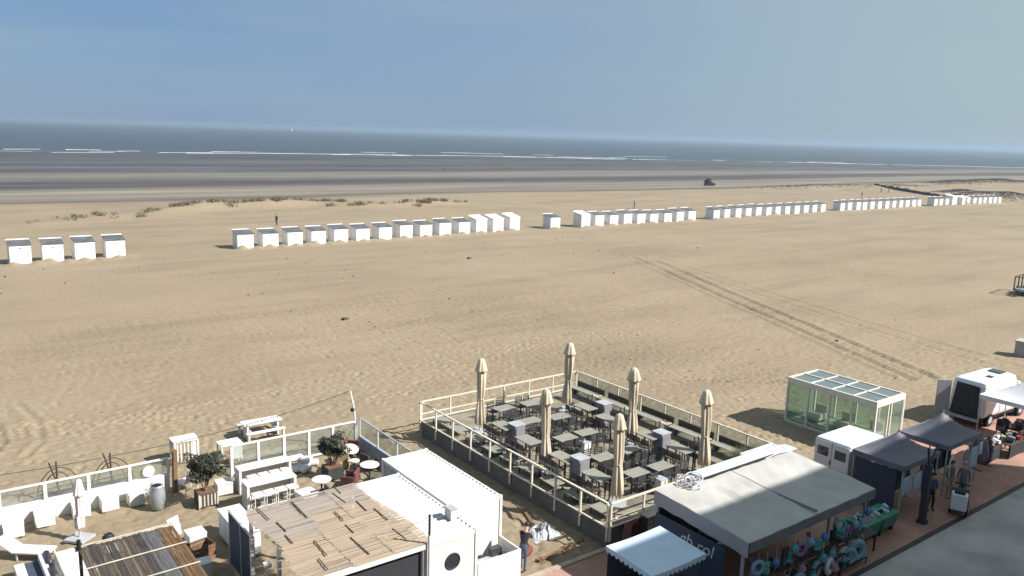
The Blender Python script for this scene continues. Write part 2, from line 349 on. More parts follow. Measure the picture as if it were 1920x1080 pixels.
def foam_line(x0, x1, off, w, seed):
    r = random.Random(seed); x = x0; row = []
    while x < x1:
        y = float(waterline(np.array(x))) + off + 7 * float(vnoise(np.array(x / 35.), np.array(seed * 1.0), 20)) * 2
        ww = w * (.35 + 1.3 * abs(float(vnoise(np.array(x / 22.), np.array(seed * 3.0), 21))) * 2); row.append((x, y, ww)); x += 6
    vs = []
    for (x, y, ww) in row: vs += [(x, y - ww, SEA_Z - .01), (x, y - ww * .2, SEA_Z + .08 + .04 * ww), (x, y + ww, SEA_Z - .01)]
    fb.add(vs, [f for i in range(len(row) - 1) for f in ((3 * i, 3 * i + 3, 3 * i + 4, 3 * i + 1), (3 * i + 1, 3 * i + 4, 3 * i + 5, 3 * i + 2))])
fr_ = random.Random(5)
for a, bb, o in [(130, 270, 4), (262, 430, 6), (440, 560, 5), (575, 660, 5), (668, 800, 4), (800, 960, 4), (960, 1200, 4)]: foam_line(a, bb, o, 1.3, int(a))
for k in range(6):
    a = fr_.uniform(40, 520); foam_line(a, a + fr_.uniform(14, 60), fr_.uniform(22, 95), fr_.uniform(.6, 1.2), 100 + k)
for k in range(26):
    a = fr_.uniform(30, 620); foam_line(a, a + fr_.uniform(14, 34), fr_.uniform(-4, 34), fr_.uniform(.35, .8), 200 + k)
foam_line(76, 95, 45, 3.2, 77); foam_line(100, 118, 30, 1.6, 78)
tag(fb.build('surf_foam', FOAM, smooth=True), 'broken white lines of surf along the water edge', 'surf', kind='stuff')

# ------------------------------------------------------------------ promenade
def brick_material(name, c1, c2, mort, sx, sy):
    m = bpy.data.materials.new(name); m.use_nodes = True; nt = m.node_tree; N = nt.nodes; L = nt.links; b = N['Principled BSDF']
    geo = N.new('ShaderNodeNewGeometry'); br = N.new('ShaderNodeTexBrick'); L.new(geo.outputs['Position'], br.inputs['Vector'])
    br.inputs['Color1'].default_value = c1 + (1,); br.inputs['Color2'].default_value = c2 + (1,); br.inputs['Mortar'].default_value = mort + (1,)
    br.inputs['Scale'].default_value = 1; br.inputs['Brick Width'].default_value = sx; br.inputs['Row Height'].default_value = sy; br.inputs['Mortar Size'].default_value = .008
    n = N.new('ShaderNodeTexNoise'); n.inputs['Scale'].default_value = .7; n.inputs['Detail'].default_value = 6; L.new(geo.outputs['Position'], n.inputs['Vector'])
    r = N.new('ShaderNodeValToRGB'); r.color_ramp.elements[0].position = .3; r.color_ramp.elements[0].color = (.68, .68, .68, 1); r.color_ramp.elements[1].position = .7; r.color_ramp.elements[1].color = (1.1, 1.1, 1.1, 1)
    L.new(n.outputs['Fac'], r.inputs[0]); mx = N.new('ShaderNodeMix'); mx.data_type = 'RGBA'; mx.blend_type = 'MULTIPLY'; mx.inputs[0].default_value = 1
    L.new(br.outputs[0], mx.inputs[6]); L.new(r.outputs[0], mx.inputs[7]); L.new(mx.outputs[2], b.inputs['Base Color']); b.inputs['Roughness'].default_value = .85
    bp = N.new('ShaderNodeBump'); bp.inputs['Strength'].default_value = .4; bp.inputs['Distance'].default_value = .01; L.new(br.outputs['Fac'], bp.inputs['Height']); bp.invert = True; L.new(bp.outputs[0], b.inputs['Normal'])
    return m
PROM = brick_material('red_brick_paving', (.42, .225, .17), (.37, .205, .16), (.25, .175, .145), .22, .11)
ASPH = mat('promenade_concrete', (.36, .34, .325), .85, .25, .45, .3, 30, detail=9)
B().box(-60, 140, 13.85, 19.9, -.6, 0).build('promenade_paving', PROM)['kind'] = 'structure'
B().box(-60, 140, -3, 13.62, -.6, -.004).build('promenade_lane', ASPH)['kind'] = 'structure'
B().box(-60, 140, 13.62, 13.85, -.6, -.03).build('drain_channel', mat('drain_iron', (.05, .05, .055), .7, .2, 5))['kind'] = 'structure'
kerb = B().box(-60, 140, 19.902, 20.12, -.6, -.02).build('kerb', mat('kerb_stone', (.34, .28, .22), .85, .18, 2, .2, 20)); kerb['kind'] = 'structure'
km = B().box(0, 1.185, 19.903, 20.118, -.019, .05).mesh('kerb_stone', MATS['kerb_stone'])
for k in range(110):
    o = bpy.data.objects.new('kerb_stone', km); C.objects.link(o); o.parent = kerb; o.location = (-20 + k * 1.2, 0, rnd.uniform(-.006, .006))
# concrete joint lines across the lane
jl = B()
for k in range(20): jl.box(-20 + k * 6.0, -20 + k * 6.0 + .05, -3, 13.6, -.01, .0)
for k in range(1, 5): jl.box(-60, 140, 13.6 - k * 2.9, 13.63 - k * 2.9, -.01, -.001)
jl.build('lane_joint', mat('pale_joint', (.34, .335, .33), .8, .1, 3))['kind'] = 'structure'

# ------------------------------------------------------------------ apartment block behind the camera (its shadow falls over the promenade)
BX0, BX1, BH = -70.0, 57.6, 23.75
ap = thing('apartment_building', 'long cream-rendered apartment block with balconies facing the promenade', 'building', (0, -3, 0))
B().box(BX0, BX1, -14, 0, -.5, BH).build('wall', mat('cream_render', (.72, .69, .63), .85, .06, 2, .1, 20), ap)
wm = B().box(-1.0, 1.0, 0, .06, .9, 2.3).mesh('window', DARKGLASS); bm_ = B().box(-1.9, 1.9, 0, 1.1, -.12, 0).mesh('balcony', WHITE)
for fl in range(8):
    for k in range(20):
        x = BX0 + 4 + k * 6.2
        o = bpy.data.objects.new('window', wm); C.objects.link(o); o.parent = ap; o.location = (x, 0, fl * 3.0 + .3)
        if 0 < fl and abs(x) > 6:
            o = bpy.data.objects.new('balcony', bm_); C.objects.link(o); o.parent = ap; o.location = (x, 0, fl * 3.0 + .3)
B().box(BX0 - .1, BX1 - .02, -14.1, .12, BH, BH + .15).build('roof', GREY, ap)

# ------------------------------------------------------------------ beach huts
HW = mat('hut_white', (.68, .67, .665), .5, .05, 1.2, .04, 20)
HG = mat('hut_roofing_felt', (.085, .09, .10), .85, .35, 1.1, .2, 10)
def make_hut(white):
    t = thing('beach_hut', '', 'beach hut', (0, 0, 0), 0, 'beach huts in a long row on the sand')
    w, d, h0, h1 = 1.0, 2.0, 2.05, 2.38
    B().hexa([(-w, 0, -.3), (w, 0, -.3), (w, d, -.3), (-w, d, -.3)], [(-w, 0, h0), (w, 0, h0), (w, d, h1), (-w, d, h1)]).build('wall', HW, t)
    B().box(-.86, .86, -.035, 0, .05, 1.92).build('door', HW, t)
    dh = [c for c in t.children if c.name.startswith('door')][0]
    B().box(.62, .68, -.07, -.035, 1.0, 1.14).build('handle', DARK, dh)
    B().box(-.12, .12, -.045, -.036, 1.68, 1.76).build('vent', DARK, t)
    B().hexa([(-w - .07, -.08, h0 + .005), (w + .07, -.08, h0 + .005), (w + .07, d + .1, h1 + .005), (-w - .07, d + .1, h1 + .005)],
             [(-w - .07, -.08, h0 + .06), (w + .07, -.08, h0 + .06), (w + .07, d + .1, h1 + .06), (-w - .07, d + .1, h1 + .06)]).build('roof', HW if white else HG, t)
    rf = [c for c in t.children if c.name.startswith('roof')][0]
    B().box(-w - .09, w + .09, d + .02, d + .12, h1 + .0, h1 + .17).build('trim', HW, rf)
    return t
hd, hw_ = make_hut(False), make_hut(True)
first = {False: True, True: True}
NH = len(HUTS); brk = {0: (0, 4), 4: (4, 18), 18: (18, 19), 19: (19, 28), 28: (28, 40), 40: (40, 52), 52: (52, 64)}
WHITE_ROOF = {15, 16, 17, 19, 55, 56, 57}
GNAME = ['four widely spaced huts', 'fourteen huts', 'lone hut', 'nine huts', 'twelve huts past the nine', 'twelve huts far along the beach', 'last huts by the dark dunes']
for i, p in enumerate(HUTS):
    wt = i in WHITE_ROOF; src = hw_ if wt else hd
    gi = [k for k, (a, b_) in enumerate(brk.values()) if a <= i < b_][0]
    if gi == 2: lab = 'lone white beach hut standing in the gap between two rows of huts'
    else:
        place = ['in the widely spaced row of four huts', 'in the row of fourteen huts', '', 'in the row beside the lone hut', 'in the tight row of twelve', 'in the second tight row of twelve', 'in the last row by the dark dunes'][gi]
        lab = ('white beach hut with white roof ' if wt else 'white beach hut with grey felt roof ') + place
        if i == 19: lab = 'taller white beach hut with white roof, first beside the lone hut'
        if i == 4: lab = 'white beach hut with no vent mark at the open end of the row of fourteen'
    sc = (1, 1, 1.06 if i in (15, 16, 17, 19) else rnd.uniform(.92, .98))
    if i > 27: sc = (.87, 1, sc[2])
    if i >= 40: sc = (.87, .9, .95)
    if i == 55: sc = (1.3, 1, 1.15)
    o = src if first[wt] else clone(src, (0, 0, 0))
    first[wt] = False
    o.location = (p.x, p.y, -.05 + rnd.uniform(-.06, .04)); o.rotation_euler = (0, 0, rnd.uniform(-.03, .03)); o['label'] = lab; o.scale = sc
    if i == 4:
        v = [c for c in o.children if c.name.startswith('vent')][0]; bpy.data.objects.remove(v)

# ------------------------------------------------------------------ marram grass on the ridges
GRASS = mat('marram_grass', (.16, .135, .08), .8, .3, 3)
gb = B(); gr = random.Random(3)
for (p, w, h) in RIDGE_W:
    n_ = int(7 * w * h); cs = [(gr.gauss(0, w * .3), gr.gauss(0, 1.3)) for _ in range(3)]; PX = np.array([p.x + cs[k % 3][0] + gr.gauss(0, .5) for k in range(n_)]); PY = np.array([p.y + cs[k % 3][1] + gr.gauss(0, .35) for k in range(n_)]); PZ = zsmooth(PX, PY) - .04
    for x, y, z in zip(PX, PY, PZ):
        for q in range(7):
            a = gr.uniform(0, 6.28); hh = gr.uniform(.35, .85) * (.5 + .45 * h); l = gr.uniform(.1, .45); cx, cy = x + gr.gauss(0, .12), y + gr.gauss(0, .12)
            ux, uy = -math.sin(a) * .028, math.cos(a) * .028
            gb.add([(cx - ux, cy - uy, z), (cx + ux, cy + uy, z), (cx + math.cos(a) * l * .5 + ux * .7, cy + math.sin(a) * l * .5 + uy * .7, z + hh * .7), (cx + math.cos(a) * l, cy + math.sin(a) * l, z + hh)], [(0, 1, 2), (0, 2, 3)])
tag(gb.build('marram_grass', GRASS), 'olive tufts of marram grass on low sand ridges behind the huts', 'grass', kind='stuff')
gb = B(); SCRUB = mat('dune_scrub', (.10, .085, .08), .85, .3, 2)
for mi, (p, w, h) in enumerate(MOUND_W[:9]):
    n_ = int((16 if mi < 3 else 75) * w); PX = np.array([p.x + gr.gauss(0, w * .55) for k in range(n_)]); PY = np.array([p.y + gr.gauss(0, w * .2) for k in range(n_)]); PZ = zsmooth(PX, PY) - .05
    for x, y, z in zip(PX, PY, PZ):
        for q in range(5):
            a = gr.uniform(0, 6.28); hh = gr.uniform(.15, .35); l = gr.uniform(.2, .6); ux, uy = -math.sin(a) * .09, math.cos(a) * .09
            gb.add([(x - ux, y - uy, z), (x + ux, y + uy, z), (x + math.cos(a) * l, y + math.sin(a) * l, z + hh)], [(0, 1, 2)])
tag(gb.build('dune_scrub', SCRUB), 'dark brown low scrub on far mounds beyond the huts', 'scrub', kind='stuff')
# brushwood fence running seaward past the last huts
A_, B_ = gp(1640, 349), gp(1775, 372); t = thing('brushwood_fence', 'dark low brushwood fence slanting over the sand behind the far huts', 'fence', A_)
nb = 26
for k in range(nb):
    p = (B_ - A_) * (k / nb); qv = (B_ - A_) * ((k + .96) / nb); hh = .7 + .35 * rnd.random()
    n_ = Vector((-(B_ - A_).y, (B_ - A_).x, 0)).normalized() * .15
    B().hexa([p - n_ - Vector((0, 0, .4)), p + n_ - Vector((0, 0, .4)), qv + n_ - Vector((0, 0, .4)), qv - n_ - Vector((0, 0, .4))], [p - n_ + Vector((0, 0, hh)), p + n_ + Vector((0, 0, hh)), qv + n_ + Vector((0, 0, hh * .93)), qv - n_ + Vector((0, 0, hh * .93))]).build('bundle', mat('brushwood', (.055, .045, .038), .9, .3, 3), t)

# ------------------------------------------------------------------ railed terrace
TX0, TX1, TY0, TY1, DZ = 20.0, 30.2, 20.1, 33.6, .75
t = thing('terrace', 'raised cafe terrace with cream railings around dark tables and closed parasols', 'terrace', (TX0, TY0, 0))
W_, D_ = TX1 - TX0, TY1 - TY0
DECKM = mat('sandy_deck', (.29, .25, .185), .8, .25, 1.0, .3, 14, var_col=(.13, .115, .09))
B().box(.06, W_ - .06, .06, D_ - .06, -.1, DZ).build('deck', DECKM, t)
SK = mat('skirting_board', (.10, .098, .10), .75, .2, 2, .1, 12)
def boards(axis, a0, a1, fixed, n):
    st = (a1 - a0) / n
    for k in range(n):
        p0, p1 = a0 + k * st + .006, a0 + (k + 1) * st - .006; j = rnd.uniform(-.006, .006)
        b = B().box(p0, p1, fixed - .03 + j, fixed + .03 + j, -.2, DZ + .02) if axis == 'x' else B().box(fixed - .03 + j, fixed + .03 + j, p0, p1, -.2, DZ + .02)
        b.build('skirting_board', SK, t)
boards('x', 0, W_, .0, 7); boards('x', 0, W_, D_, 7); boards('y', .04, D_ - .04, 0, 9); boards('y', .04, D_ - .04, W_, 9)
RT = DZ + .97
def railing(p, q, n, glassy=False, mid=True, gap=None):
    p, q = Vector(p), Vector(q); d = q - p; L_ = d.length; ang = math.atan2(d.y, d.x)
    for k in range(n + 1):
        if gap and gap[0] < k / n < gap[1]: continue
        c = p + d * k / n
        B().cb((c.x, c.y, (RT + DZ - .5) / 2), (.07, .07, RT - DZ + .5), (0, 0, ang)).build('post', CREAM, t)
    for k in range(n):
        if gap and gap[0] <= k / n < gap[1]: continue
        c = p + d * (k + .5) / n; l = L_ / n
        B().cb((c.x, c.y, RT + .031), (l - .004, .085, .05), (0, 0, ang)).build('top_rail', CREAM, t)
        if mid: B().cb((c.x, c.y, DZ + .36), (l - .08, .045, .05), (0, 0, ang)).build('mid_rail', CREAM, t)
        B().cb((c.x, c.y, DZ + .06), (l - .08, .06, .05), (0, 0, ang)).build('kick_rail', CREAM, t)
        if glassy: B().cb((c.x, c.y, DZ + .53), (l - .1, .012, .82), (0, 0, ang)).build('glass_pane', PANE, t)
railing((-.08, .0, 0), (-.08, D_ + .08, 0), 9, mid=False)
railing((.0, D_ + .08, 0), (W_, D_ + .08, 0), 6)
railing((W_ + .08, D_ + .08, 0), (W_ + .08, .0, 0), 8, glassy=True, mid=False)
railing((.0, -.08, 0), (W_ + .08, -.08, 0), 6, gap=(.45, .62))

GTBL = mat('pale_table_top', (.235, .225, .19), .6, .15, 3, .1, 20, stretch=(1, 4, 1))
# low tables
def make_table(w, d, h, name, label, group, top=GTBL, leg=DARK, th=.04):
    t = thing(name, label, 'table', (0, 0, 0), 0, group)
    B().box(-w / 2, w / 2, -d / 2, d / 2, h - th, h).build('table_top', top, t, bevel=.008)
    for sx in (-1, 1):
        for sy in (-1, 1):
            B().cb((sx * (w / 2 - .07), sy * (d / 2 - .07), (h - th) / 2), (.045, .045, h - th)).build('leg', leg, t)
    return t
def make_chair(name, label, group, seat_h, back_h, m, seatm, arm=False):
    t = thing(name, label, 'chair' if back_h else 'stool', (0, 0, 0), 0, group)
    B().box(-.21, .21, -.21, .21, seat_h - .04, seat_h).build('seat', seatm, t)
    for sx in (-1, 1):
        for sy in (-1, 1):
            B().cyl((sx * .21, sy * .21, 0), (sx * .18, sy * .18, seat_h - .04), .018, n=5).build('leg', m, t)
    if back_h:
        b = B()
        for k in range(4): b.box(-.2, .2, -.225, -.2, seat_h + .1 + k * back_h / 4.6, seat_h + .1 + k * back_h / 4.6 + .05)
        b.box(-.215, -.19, -.23, -.195, seat_h - .02, seat_h + back_h); b.box(.19, .215, -.23, -.195, seat_h - .02, seat_h + back_h)
        b.build('backrest', m, t)
    else:
        b = B()
        for a, c in (((-.2, -.2), (.2, -.2)), ((.2, -.2), (.2, .2)), ((.2, .2), (-.2, .2)), ((-.2, .2), (-.2, -.2))): b.cyl((a[0], a[1], .25), (c[0], c[1], .25), .014, n=5)
        b.build('footrest', m, t)
    if arm:
        for sx in (-1, 1): B().tube([(sx * .22, .2, seat_h), (sx * .23, .2, seat_h + .2), (sx * .23, -.2, seat_h + .24)], .015, 5).build('armrest', m, t)
    return t
WIRE = mat('grey_wire', (.045, .047, .05), .5, .25, 5)
proto_low = make_table(1.05, .68, .74, 'cafe_table', 'pale-topped low cafe table in the middle of the railed terrace', 'low tables in the middle of the terrace')
proto_high = make_table(.70, 1.15, 1.02, 'high_table', 'pale-topped high table with dark bar stools on the railed terrace', 'high tables on the terrace')
proto_ch = make_chair('cafe_chair', 'dark slatted cafe chair at a low table on the railed terrace', 'chairs at the low terrace tables', .45, .42, WIRE, DARKWOOD, True)
proto_st = make_chair('bar_stool', 'dark wooden bar stool at a high table on the railed terrace', 'stools at the high terrace tables', .72, .30, DARKWOOD, DARKWOOD)
used = set(); FL, FH = (15 - DZ - .74) / 13.85, (15 - DZ - 1.02) / 13.85
def put(proto, x, y, z, rz=0, label=None, scale=None):
    if proto.name in used: o = clone(proto, (x, y, z), rz, label, scale)
    else:
        used.add(proto.name); o = proto; o.location = (x, y, z); o.rotation_euler = (0, 0, rz)
        if label: o['label'] = label
        if scale: o.scale = scale
    return o
for (x, y) in [(24.0, 30.0), (25.6, 29.7), (24.0, 27.3), (25.3, 27.3), (23.9, 24.6), (25.5, 24.6), (23.9, 22.6), (25.3, 22.5), (24.0, 32.2), (25.7, 32.1)]:
    x *= FL; y *= FL; a = rnd.uniform(-.06, .06); put(proto_low, x, y, DZ, a)
    for dx, dy, r in ((-.27, .5, math.pi), (.27, .5, math.pi), (-.27, -.5, 0), (.27, -.5, 0)):
        if rnd.random() < .93: put(proto_ch, x + dx + rnd.uniform(-.05, .05), y + dy + rnd.uniform(-.06, .1) * (1 if dy > 0 else -1), DZ, r + rnd.uniform(-.25, .25))
for (x, y) in [(22.5, 30.1), (22.35, 28.0), (22.4, 25.6), (22.3, 23.3), (27.75, 30.1), (27.55, 28.2), (27.6, 25.4), (27.6, 23.4)]:
    x *= FH; y *= FH; put(proto_high, x, y, DZ, rnd.uniform(-.04, .04))
    for s in (-1, 1):
        for k in range(3): put(proto_st, x + s * .52, y - .42 + .42 * k + rnd.uniform(-.03, .03), DZ, (math.pi / 2) * s + rnd.uniform(-.2, .2))
# low lounge tables along the near-side rail
LT = make_table(.62, .95, .30, 'lounge_table', 'low pale lounge table beside the board-clad railing of the terrace', 'low lounge tables along the railing', top=GTBL, leg=DARKWOOD)
for y in (32.6, 31.2, 29.7, 28.3, 26.9, 25.5, 24.1, 22.5, 21.0): put(LT, 20.52, y + rnd.uniform(-.05, .05), DZ, rnd.uniform(-.05, .05))
# slatted benches along the seaward-right rail
def make_bench():
    t = thing('slatted_bench', 'long dark bench with pale slatted seat along the glazed terrace rail', 'bench', (0, 0, 0), 0, 'benches along the glazed rail')
    for k in range(3): B().box(-.22 + k * .15, -.22 + k * .15 + .12, -1.1, 1.1, .40, .44).build('seat_slat', WOOD, t)
    B().box(.3, .36, -1.1, 1.1, .42, .72).build('backrest', DARKWOOD, t)
    for y in (-1.0, 1.0): B().box(-.2, .34, y - .03, y + .03, 0, .40).build('leg', DARKWOOD, t)
    return t
BN = make_bench()
for k in range(5): put(BN, 29.45, 31.9 - k * 2.5, DZ)
NT = make_table(.42, 1.7, .74, 'narrow_table', 'narrow pale table in front of the long bench by the glazed rail', 'narrow tables before the long bench')
for k in range(5): put(NT, 28.75, 31.6 - k * 2.45, DZ)
# service cabinets and white menu boxes
GC = mat('lilac_grey_panel', (.20, .197, .215), .6, .1, 3)
def cabinet(x, y, lab):
    t = thing('service_cabinet', lab, 'cabinet', (x, y, DZ)); B().box(-.28, .28, -.3, .3, .06, 1.18).build('body', GC, t); B().box(-.31, .31, -.33, .33, 1.181, 1.22).build('top', GREY, t)
    B().box(-.25, .25, -.33, -.3, .14, 1.1).build('door', GC, t); B().box(-.24, .24, -.26, .26, 0, .06).build('plinth', DARK, t); B().box(.18, .2, -.36, -.33, .55, .7).build('handle', DARK, t)
cabinet(21.8, 28.2, 'lilac-grey service cabinet between two high tables, further down the terrace from the kiosk'); cabinet(21.65, 23.65, 'lilac-grey service cabinet between high tables beside a leaning closed parasol')
cabinet(27.35, 28.3, 'lilac-grey service cabinet near the glazed rail on the seaward half'); cabinet(26.75, 23.85, 'lilac-grey service cabinet near the glazed rail on the kiosk half')
def whitebox(x, y, lab):
    t = thing('menu_box', lab, 'box', (x, y, DZ)); B().box(-.2, .2, -.22, .22, .03, .62).build('body', WHITE, t, bevel=.01); B().box(-.21, .21, -.23, .23, .621, .65).build('lid', GREY, t); B().box(.03, .05, -.236, -.221, .08, .58).build('seam', DARK, t)
whitebox(24.0, 25.95, 'small white upright box beside a low table at the terrace centre'); whitebox(23.9, 21.2, 'small white upright box by the low table next to the kiosk roof')

# closed parasols
CLOTH = mat('parasol_canvas', (.50, .42, .315), .85, .16, 3, .3, 14, stretch=(1, 1, .25))
def parasol(name, x, y, z0, h, label, group, cloth, rad=.19, seed=0, base=True, lean=0):
    r = random.Random(seed); t = thing(name, label, 'parasol', (x, y, z0), r.uniform(0, 6), group); t.rotation_euler = (lean, r.uniform(-.02, .02), r.uniform(0, 6))
    if base: B().box(-.38, .38, -.38, .38, 0, .09).build('base', GREY, t, bevel=.01)
    B().cyl((0, 0, .05), (0, 0, h - .06), .035, n=8).build('pole', WOOD, t)
    ph = [r.uniform(0, 6.28) for _ in range(3)]
    prof = [(rad * 1.0, .42), (rad * 1.22, .46), (rad * 1.12, .9), (rad * .92, h * .36), (rad * .72, h * .45), (rad * .92, h * .55), (rad * 1.0, h * .7), (rad * .98, h * .82), (rad * .8, h - .42), (rad * .3, h - .2)]
    fr = lambda k, a: 1 + .19 * math.cos(7 * a + ph[0] + k * .28) + .16 * math.cos(3 * a + ph[1] - k * .35) + .05 * math.cos(13 * a + ph[2] + k)
    B().lathe(prof, 42, fr=fr).build('canopy', cloth, t, smooth=True)
    cp = [(rad * 1.55, h - .62), (rad * 1.5, h - .56), (rad * 1.1, h - .26), (rad * .75, h - .06), (rad * .2, h)]
    B().lathe(cp, 42, fr=lambda k, a: 1 + (.10 - .015 * k) * math.cos(8 * a + ph[2])).build('vent_cap', cloth, t, smooth=True)
    B().torus((0, 0, h * .45), rad * .74, .022, 24, 6).build('strap', WOOD, t)
    return t
for k, (px, py, q) in enumerate([(21.6, 30.85, 'by the board-clad rail at the seaward corner'), (27.25, 31.0, 'by the far corner of the terrace'), (21.2, 25.35, 'midway along the board-clad rail'), (26.75, 25.75, 'midway along the glazed rail'), (21.6, 21.35, 'by the corner next to the small scalloped awning'), (26.95, 21.5, 'by the glazed rail next to the kiosk roof')]):
    parasol('closed_parasol', px, py, DZ, 3.68 + .1 * rnd.random(), 'tall closed beige parasol ' + q, 'closed parasols on the terrace', CLOTH, rad=(.19, .2, .18, .205, .185, .195)[k], seed=k + 3, lean=(.015, -.02, .03, -.012, .02, -.028)[k])
# planting box with ornamental grass by the kiosk corner of the terrace
t = thing('grass_planter', 'long dark planter of feathery grass at the kiosk end of the glazed rail', 'planter', (28.7, 20.75, DZ))
B().box(-.9, .9, -.3, .3, 0, .4).build('box', DARKWOOD, t)
b = B(); r_ = random.Random(8)
for k in range(900):
    x, y, a, hh, l = r_.uniform(-.85, .85), r_.uniform(-.25, .25), r_.uniform(0, 6.28), r_.uniform(.4, .85), r_.uniform(.1, .45)
    ux, uy = -math.sin(a) * .012, math.cos(a) * .012
    b.add([(x - ux, y - uy, .38), (x + ux, y + uy, .38), (x + math.cos(a) * l, y + math.sin(a) * l, .38 + hh)], [(0, 1, 2)])
b.build('grass', mat('ornamental_grass', (.14, .15, .07), .8, .3, 6), t)['kind'] = 'stuff'

# ------------------------------------------------------------------ beach bar: glazed windbreak walls
def windbreak(x0, x1, y, base_h, top, n, label):
    t = thing('windbreak_wall', label, 'wall', (x0, y, 0)); L_ = x1 - x0; st = L_ / n
    if base_h > .1:
        for k in range(n): B().box(k * st + .004, (k + 1) * st - .004, -.1, .1, -.2, base_h).build('wall_panel', WHITE, t)
    for k in range(n + 1): B().box(k * st - .06, k * st + .06, -.06, .06, base_h + .002 if base_h > .1 else -.2, top).build('post', WHITE, t)
    for k in range(n):
        B().box(k * st + .003, (k + 1) * st - .003, -.05, .05, top + .002, top + .06).build('top_rail', WHITE, t)
        B().box(k * st + .07, (k + 1) * st - .07, -.01, .01, base_h + .06, top - .02).build('glass_pane', PANE, t)
        if base_h <= .1: B().box(k * st + .06, (k + 1) * st - .06, -.03, .03, .05, .13).build('bottom_rail', WHITE, t)
    return t
wb1 = windbreak(2.0, 8.0, 33.9, .72, 1.35, 4, 'white low wall with glass windbreak panels beside the dark metal hoops')
wb2 = windbreak(10.6, 16.5, 33.9, .06, 1.3, 5, 'white-framed glass windbreak ending at the crooked white pole')
t = thing('windbreak_wall', 'grey-blue low wall with thin-post glass screen running to the white container', 'wall', (16.7, 26.6, 0))
for k in range(4):
    y0, y1 = 7.3 * k / 4, 7.3 * (k + 1) / 4
    B().box(-.07, .07, y0 + .004, y1 - .004, -.2, .6).build('wall_panel', mat('grey_blue_wall', (.33, .35, .40), .7, .12, 2), t)
    B().box(-.035, .035, y1 - .09, y1 - .02, .602, 1.45).build('post', WHITE, t); B().box(-.012, .012, y0 + .02, y1 - .11, .64, 1.42).build('glass_pane', PANE, t)
    B().box(-.03, .03, y0 + .003, y1 - .003, 1.452, 1.49).build('top_rail', GREY, t)
# white gate pillar at the frame edge with a red round mark
t = thing('gate_pillar', 'white square pillar with a dark red round mark and pale ball on top', 'pillar', (1.75, 33.3, 0))
B().box(-.25, .25, -.25, .25, -.2, 1.5).build('pillar', WHITE, t); B().ball((0, 0, 1.68), .17).build('ball', CREAM, t, smooth=True)
B().cyl((.0, -.252, .95), (0, -.27, .95), .16, n=20).build('mark', REDM, t)
# white cube seats along the wall
for (x, y, s, q) in [(2.3, 33.0, .66, 'by the gate pillar'), (3.35, 33.35, .66, 'second from the gate pillar'), (4.6, 33.4, .62, 'beyond the closed pink parasol'), (5.6, 33.42, .62, 'midway along the wall'), (6.55, 33.3, .58, 'beside the grey urn')]:
    t = thing('cube_seat', 'white cube seat against the low wall ' + q, 'seat', (x, y, 0), rnd.uniform(-.06, .06), 'white cube seats along the wall')
    B().box(-s / 2, s / 2, -s / 2, s / 2, 0, .46).build('body', WHITE, t, bevel=.012); B().box(-s / 2 - .012, s / 2 + .012, -s / 2 - .012, s / 2 + .012, .463, .5).build('seat', WHITE, t, bevel=.01)
# grey urn
t = thing('grey_urn', 'tall grey metal urn beside the end of the low wall', 'urn', (7.15, 32.3, 0))
B().lathe([(.2, 0), (.24, .05), (.30, .4), (.29, .75), (.22, .92), (.24, .98)], 24).build('body', mat('zinc', (.32, .34, .36), .45, .15, 3, metal=.4), t, smooth=True); B().lathe([(.17, .985), (.16, .99)], 20).build('mouth', BLACK, t)
# round pale sign hung on the glass
t = thing('round_sign', 'round pale green sign hung on the last glass pane of the low wall', 'sign', (7.2, 33.80, 1.02))
B().cyl((0, -.012, 0), (0, .012, 0), .23, n=32).build('disc', mat('pale_green', (.60, .68, .60), .5, .06, 3), t); B().torus((0, -.012, 0), .225, .014, 32, 6, (math.pi / 2, 0, 0)).build('rim', WHITE, t)
# dark hoops outside the wall
def hoop(x, y, lab):
    t = thing('hoop_frame', lab, 'frame', (x, y, 0)); RU = mat('rusted_iron', (.06, .045, .035), .8, .3, 8)
    arc = lambda R, o, sq: [(R * math.cos(math.pi * k / 14), o, max(0, sq * math.sin(math.pi * k / 14))) for k in range(15)]
    B().tube(arc(.82, 0, 1.35), .022).build('hoop', RU, t); B().tube(arc(.55, .3, 1.05), .022).build('hoop', RU, t)
    B().cyl((-.05, 0, 0), (-.05, 0, 1.6), .035, n=6).build('post', RU, t); B().cyl((.12, .02, 0), (-.3, .05, 1.6), .03, n=6).build('post', RU, t)
    B().tube([(-.8, 0, .5), (.8, .1, .55)], .02).build('crossbar', RU, t); B().box(-.7, .7, -.25, .4, 0, .22).build('base', DARKWOOD, t)
hoop(4.15, 35.3, 'dark iron hoop frame with two posts beyond the low wall, nearer the gate pillar'); hoop(6.1, 35.2, 'dark iron hoop frame with two posts beyond the low wall, nearer the round sign')
t = thing('timber_post', 'dark brown timber post at the end of the low glazed wall', 'post', (8.15, 33.55, 0)); B().cb((0, 0, .85), (.17, .17, 1.9), (0, .03, .2)).build('shaft', BROWN, t, bevel=.01); B().box(-.14, .05, -.08, .12, 1.8, 1.84).build('cap', BROWN, t)
# moulded white deck chair
t = thing('moulded_chair', 'white curved moulded chair beside the dark timber post', 'chair', (8.65, 33.3, 0), .3)
prof = [(.45, .38), (.2, .33), (-.05, .36), (-.2, .55), (-.32, .85), (-.4, 1.15)]
b = B()
for (a0, z0), (a1, z1) in zip(prof[:-1], prof[1:]): b.hexa([(-.32, a0, z0), (.32, a0, z0), (.32, a1, z1), (-.32, a1, z1)], [(-.32, a0, z0 + .05), (.32, a0, z0 + .05), (.32, a1, z1 + .05), (-.32, a1, z1 + .05)])
b.build('shell', WHITE, t)
for sx in (-1, 1):
    for a0 in (.35, -.15): B().cyl((sx * .27, a0, 0), (sx * .27, a0, .36), .025, n=6).build('leg', WHITE, t)

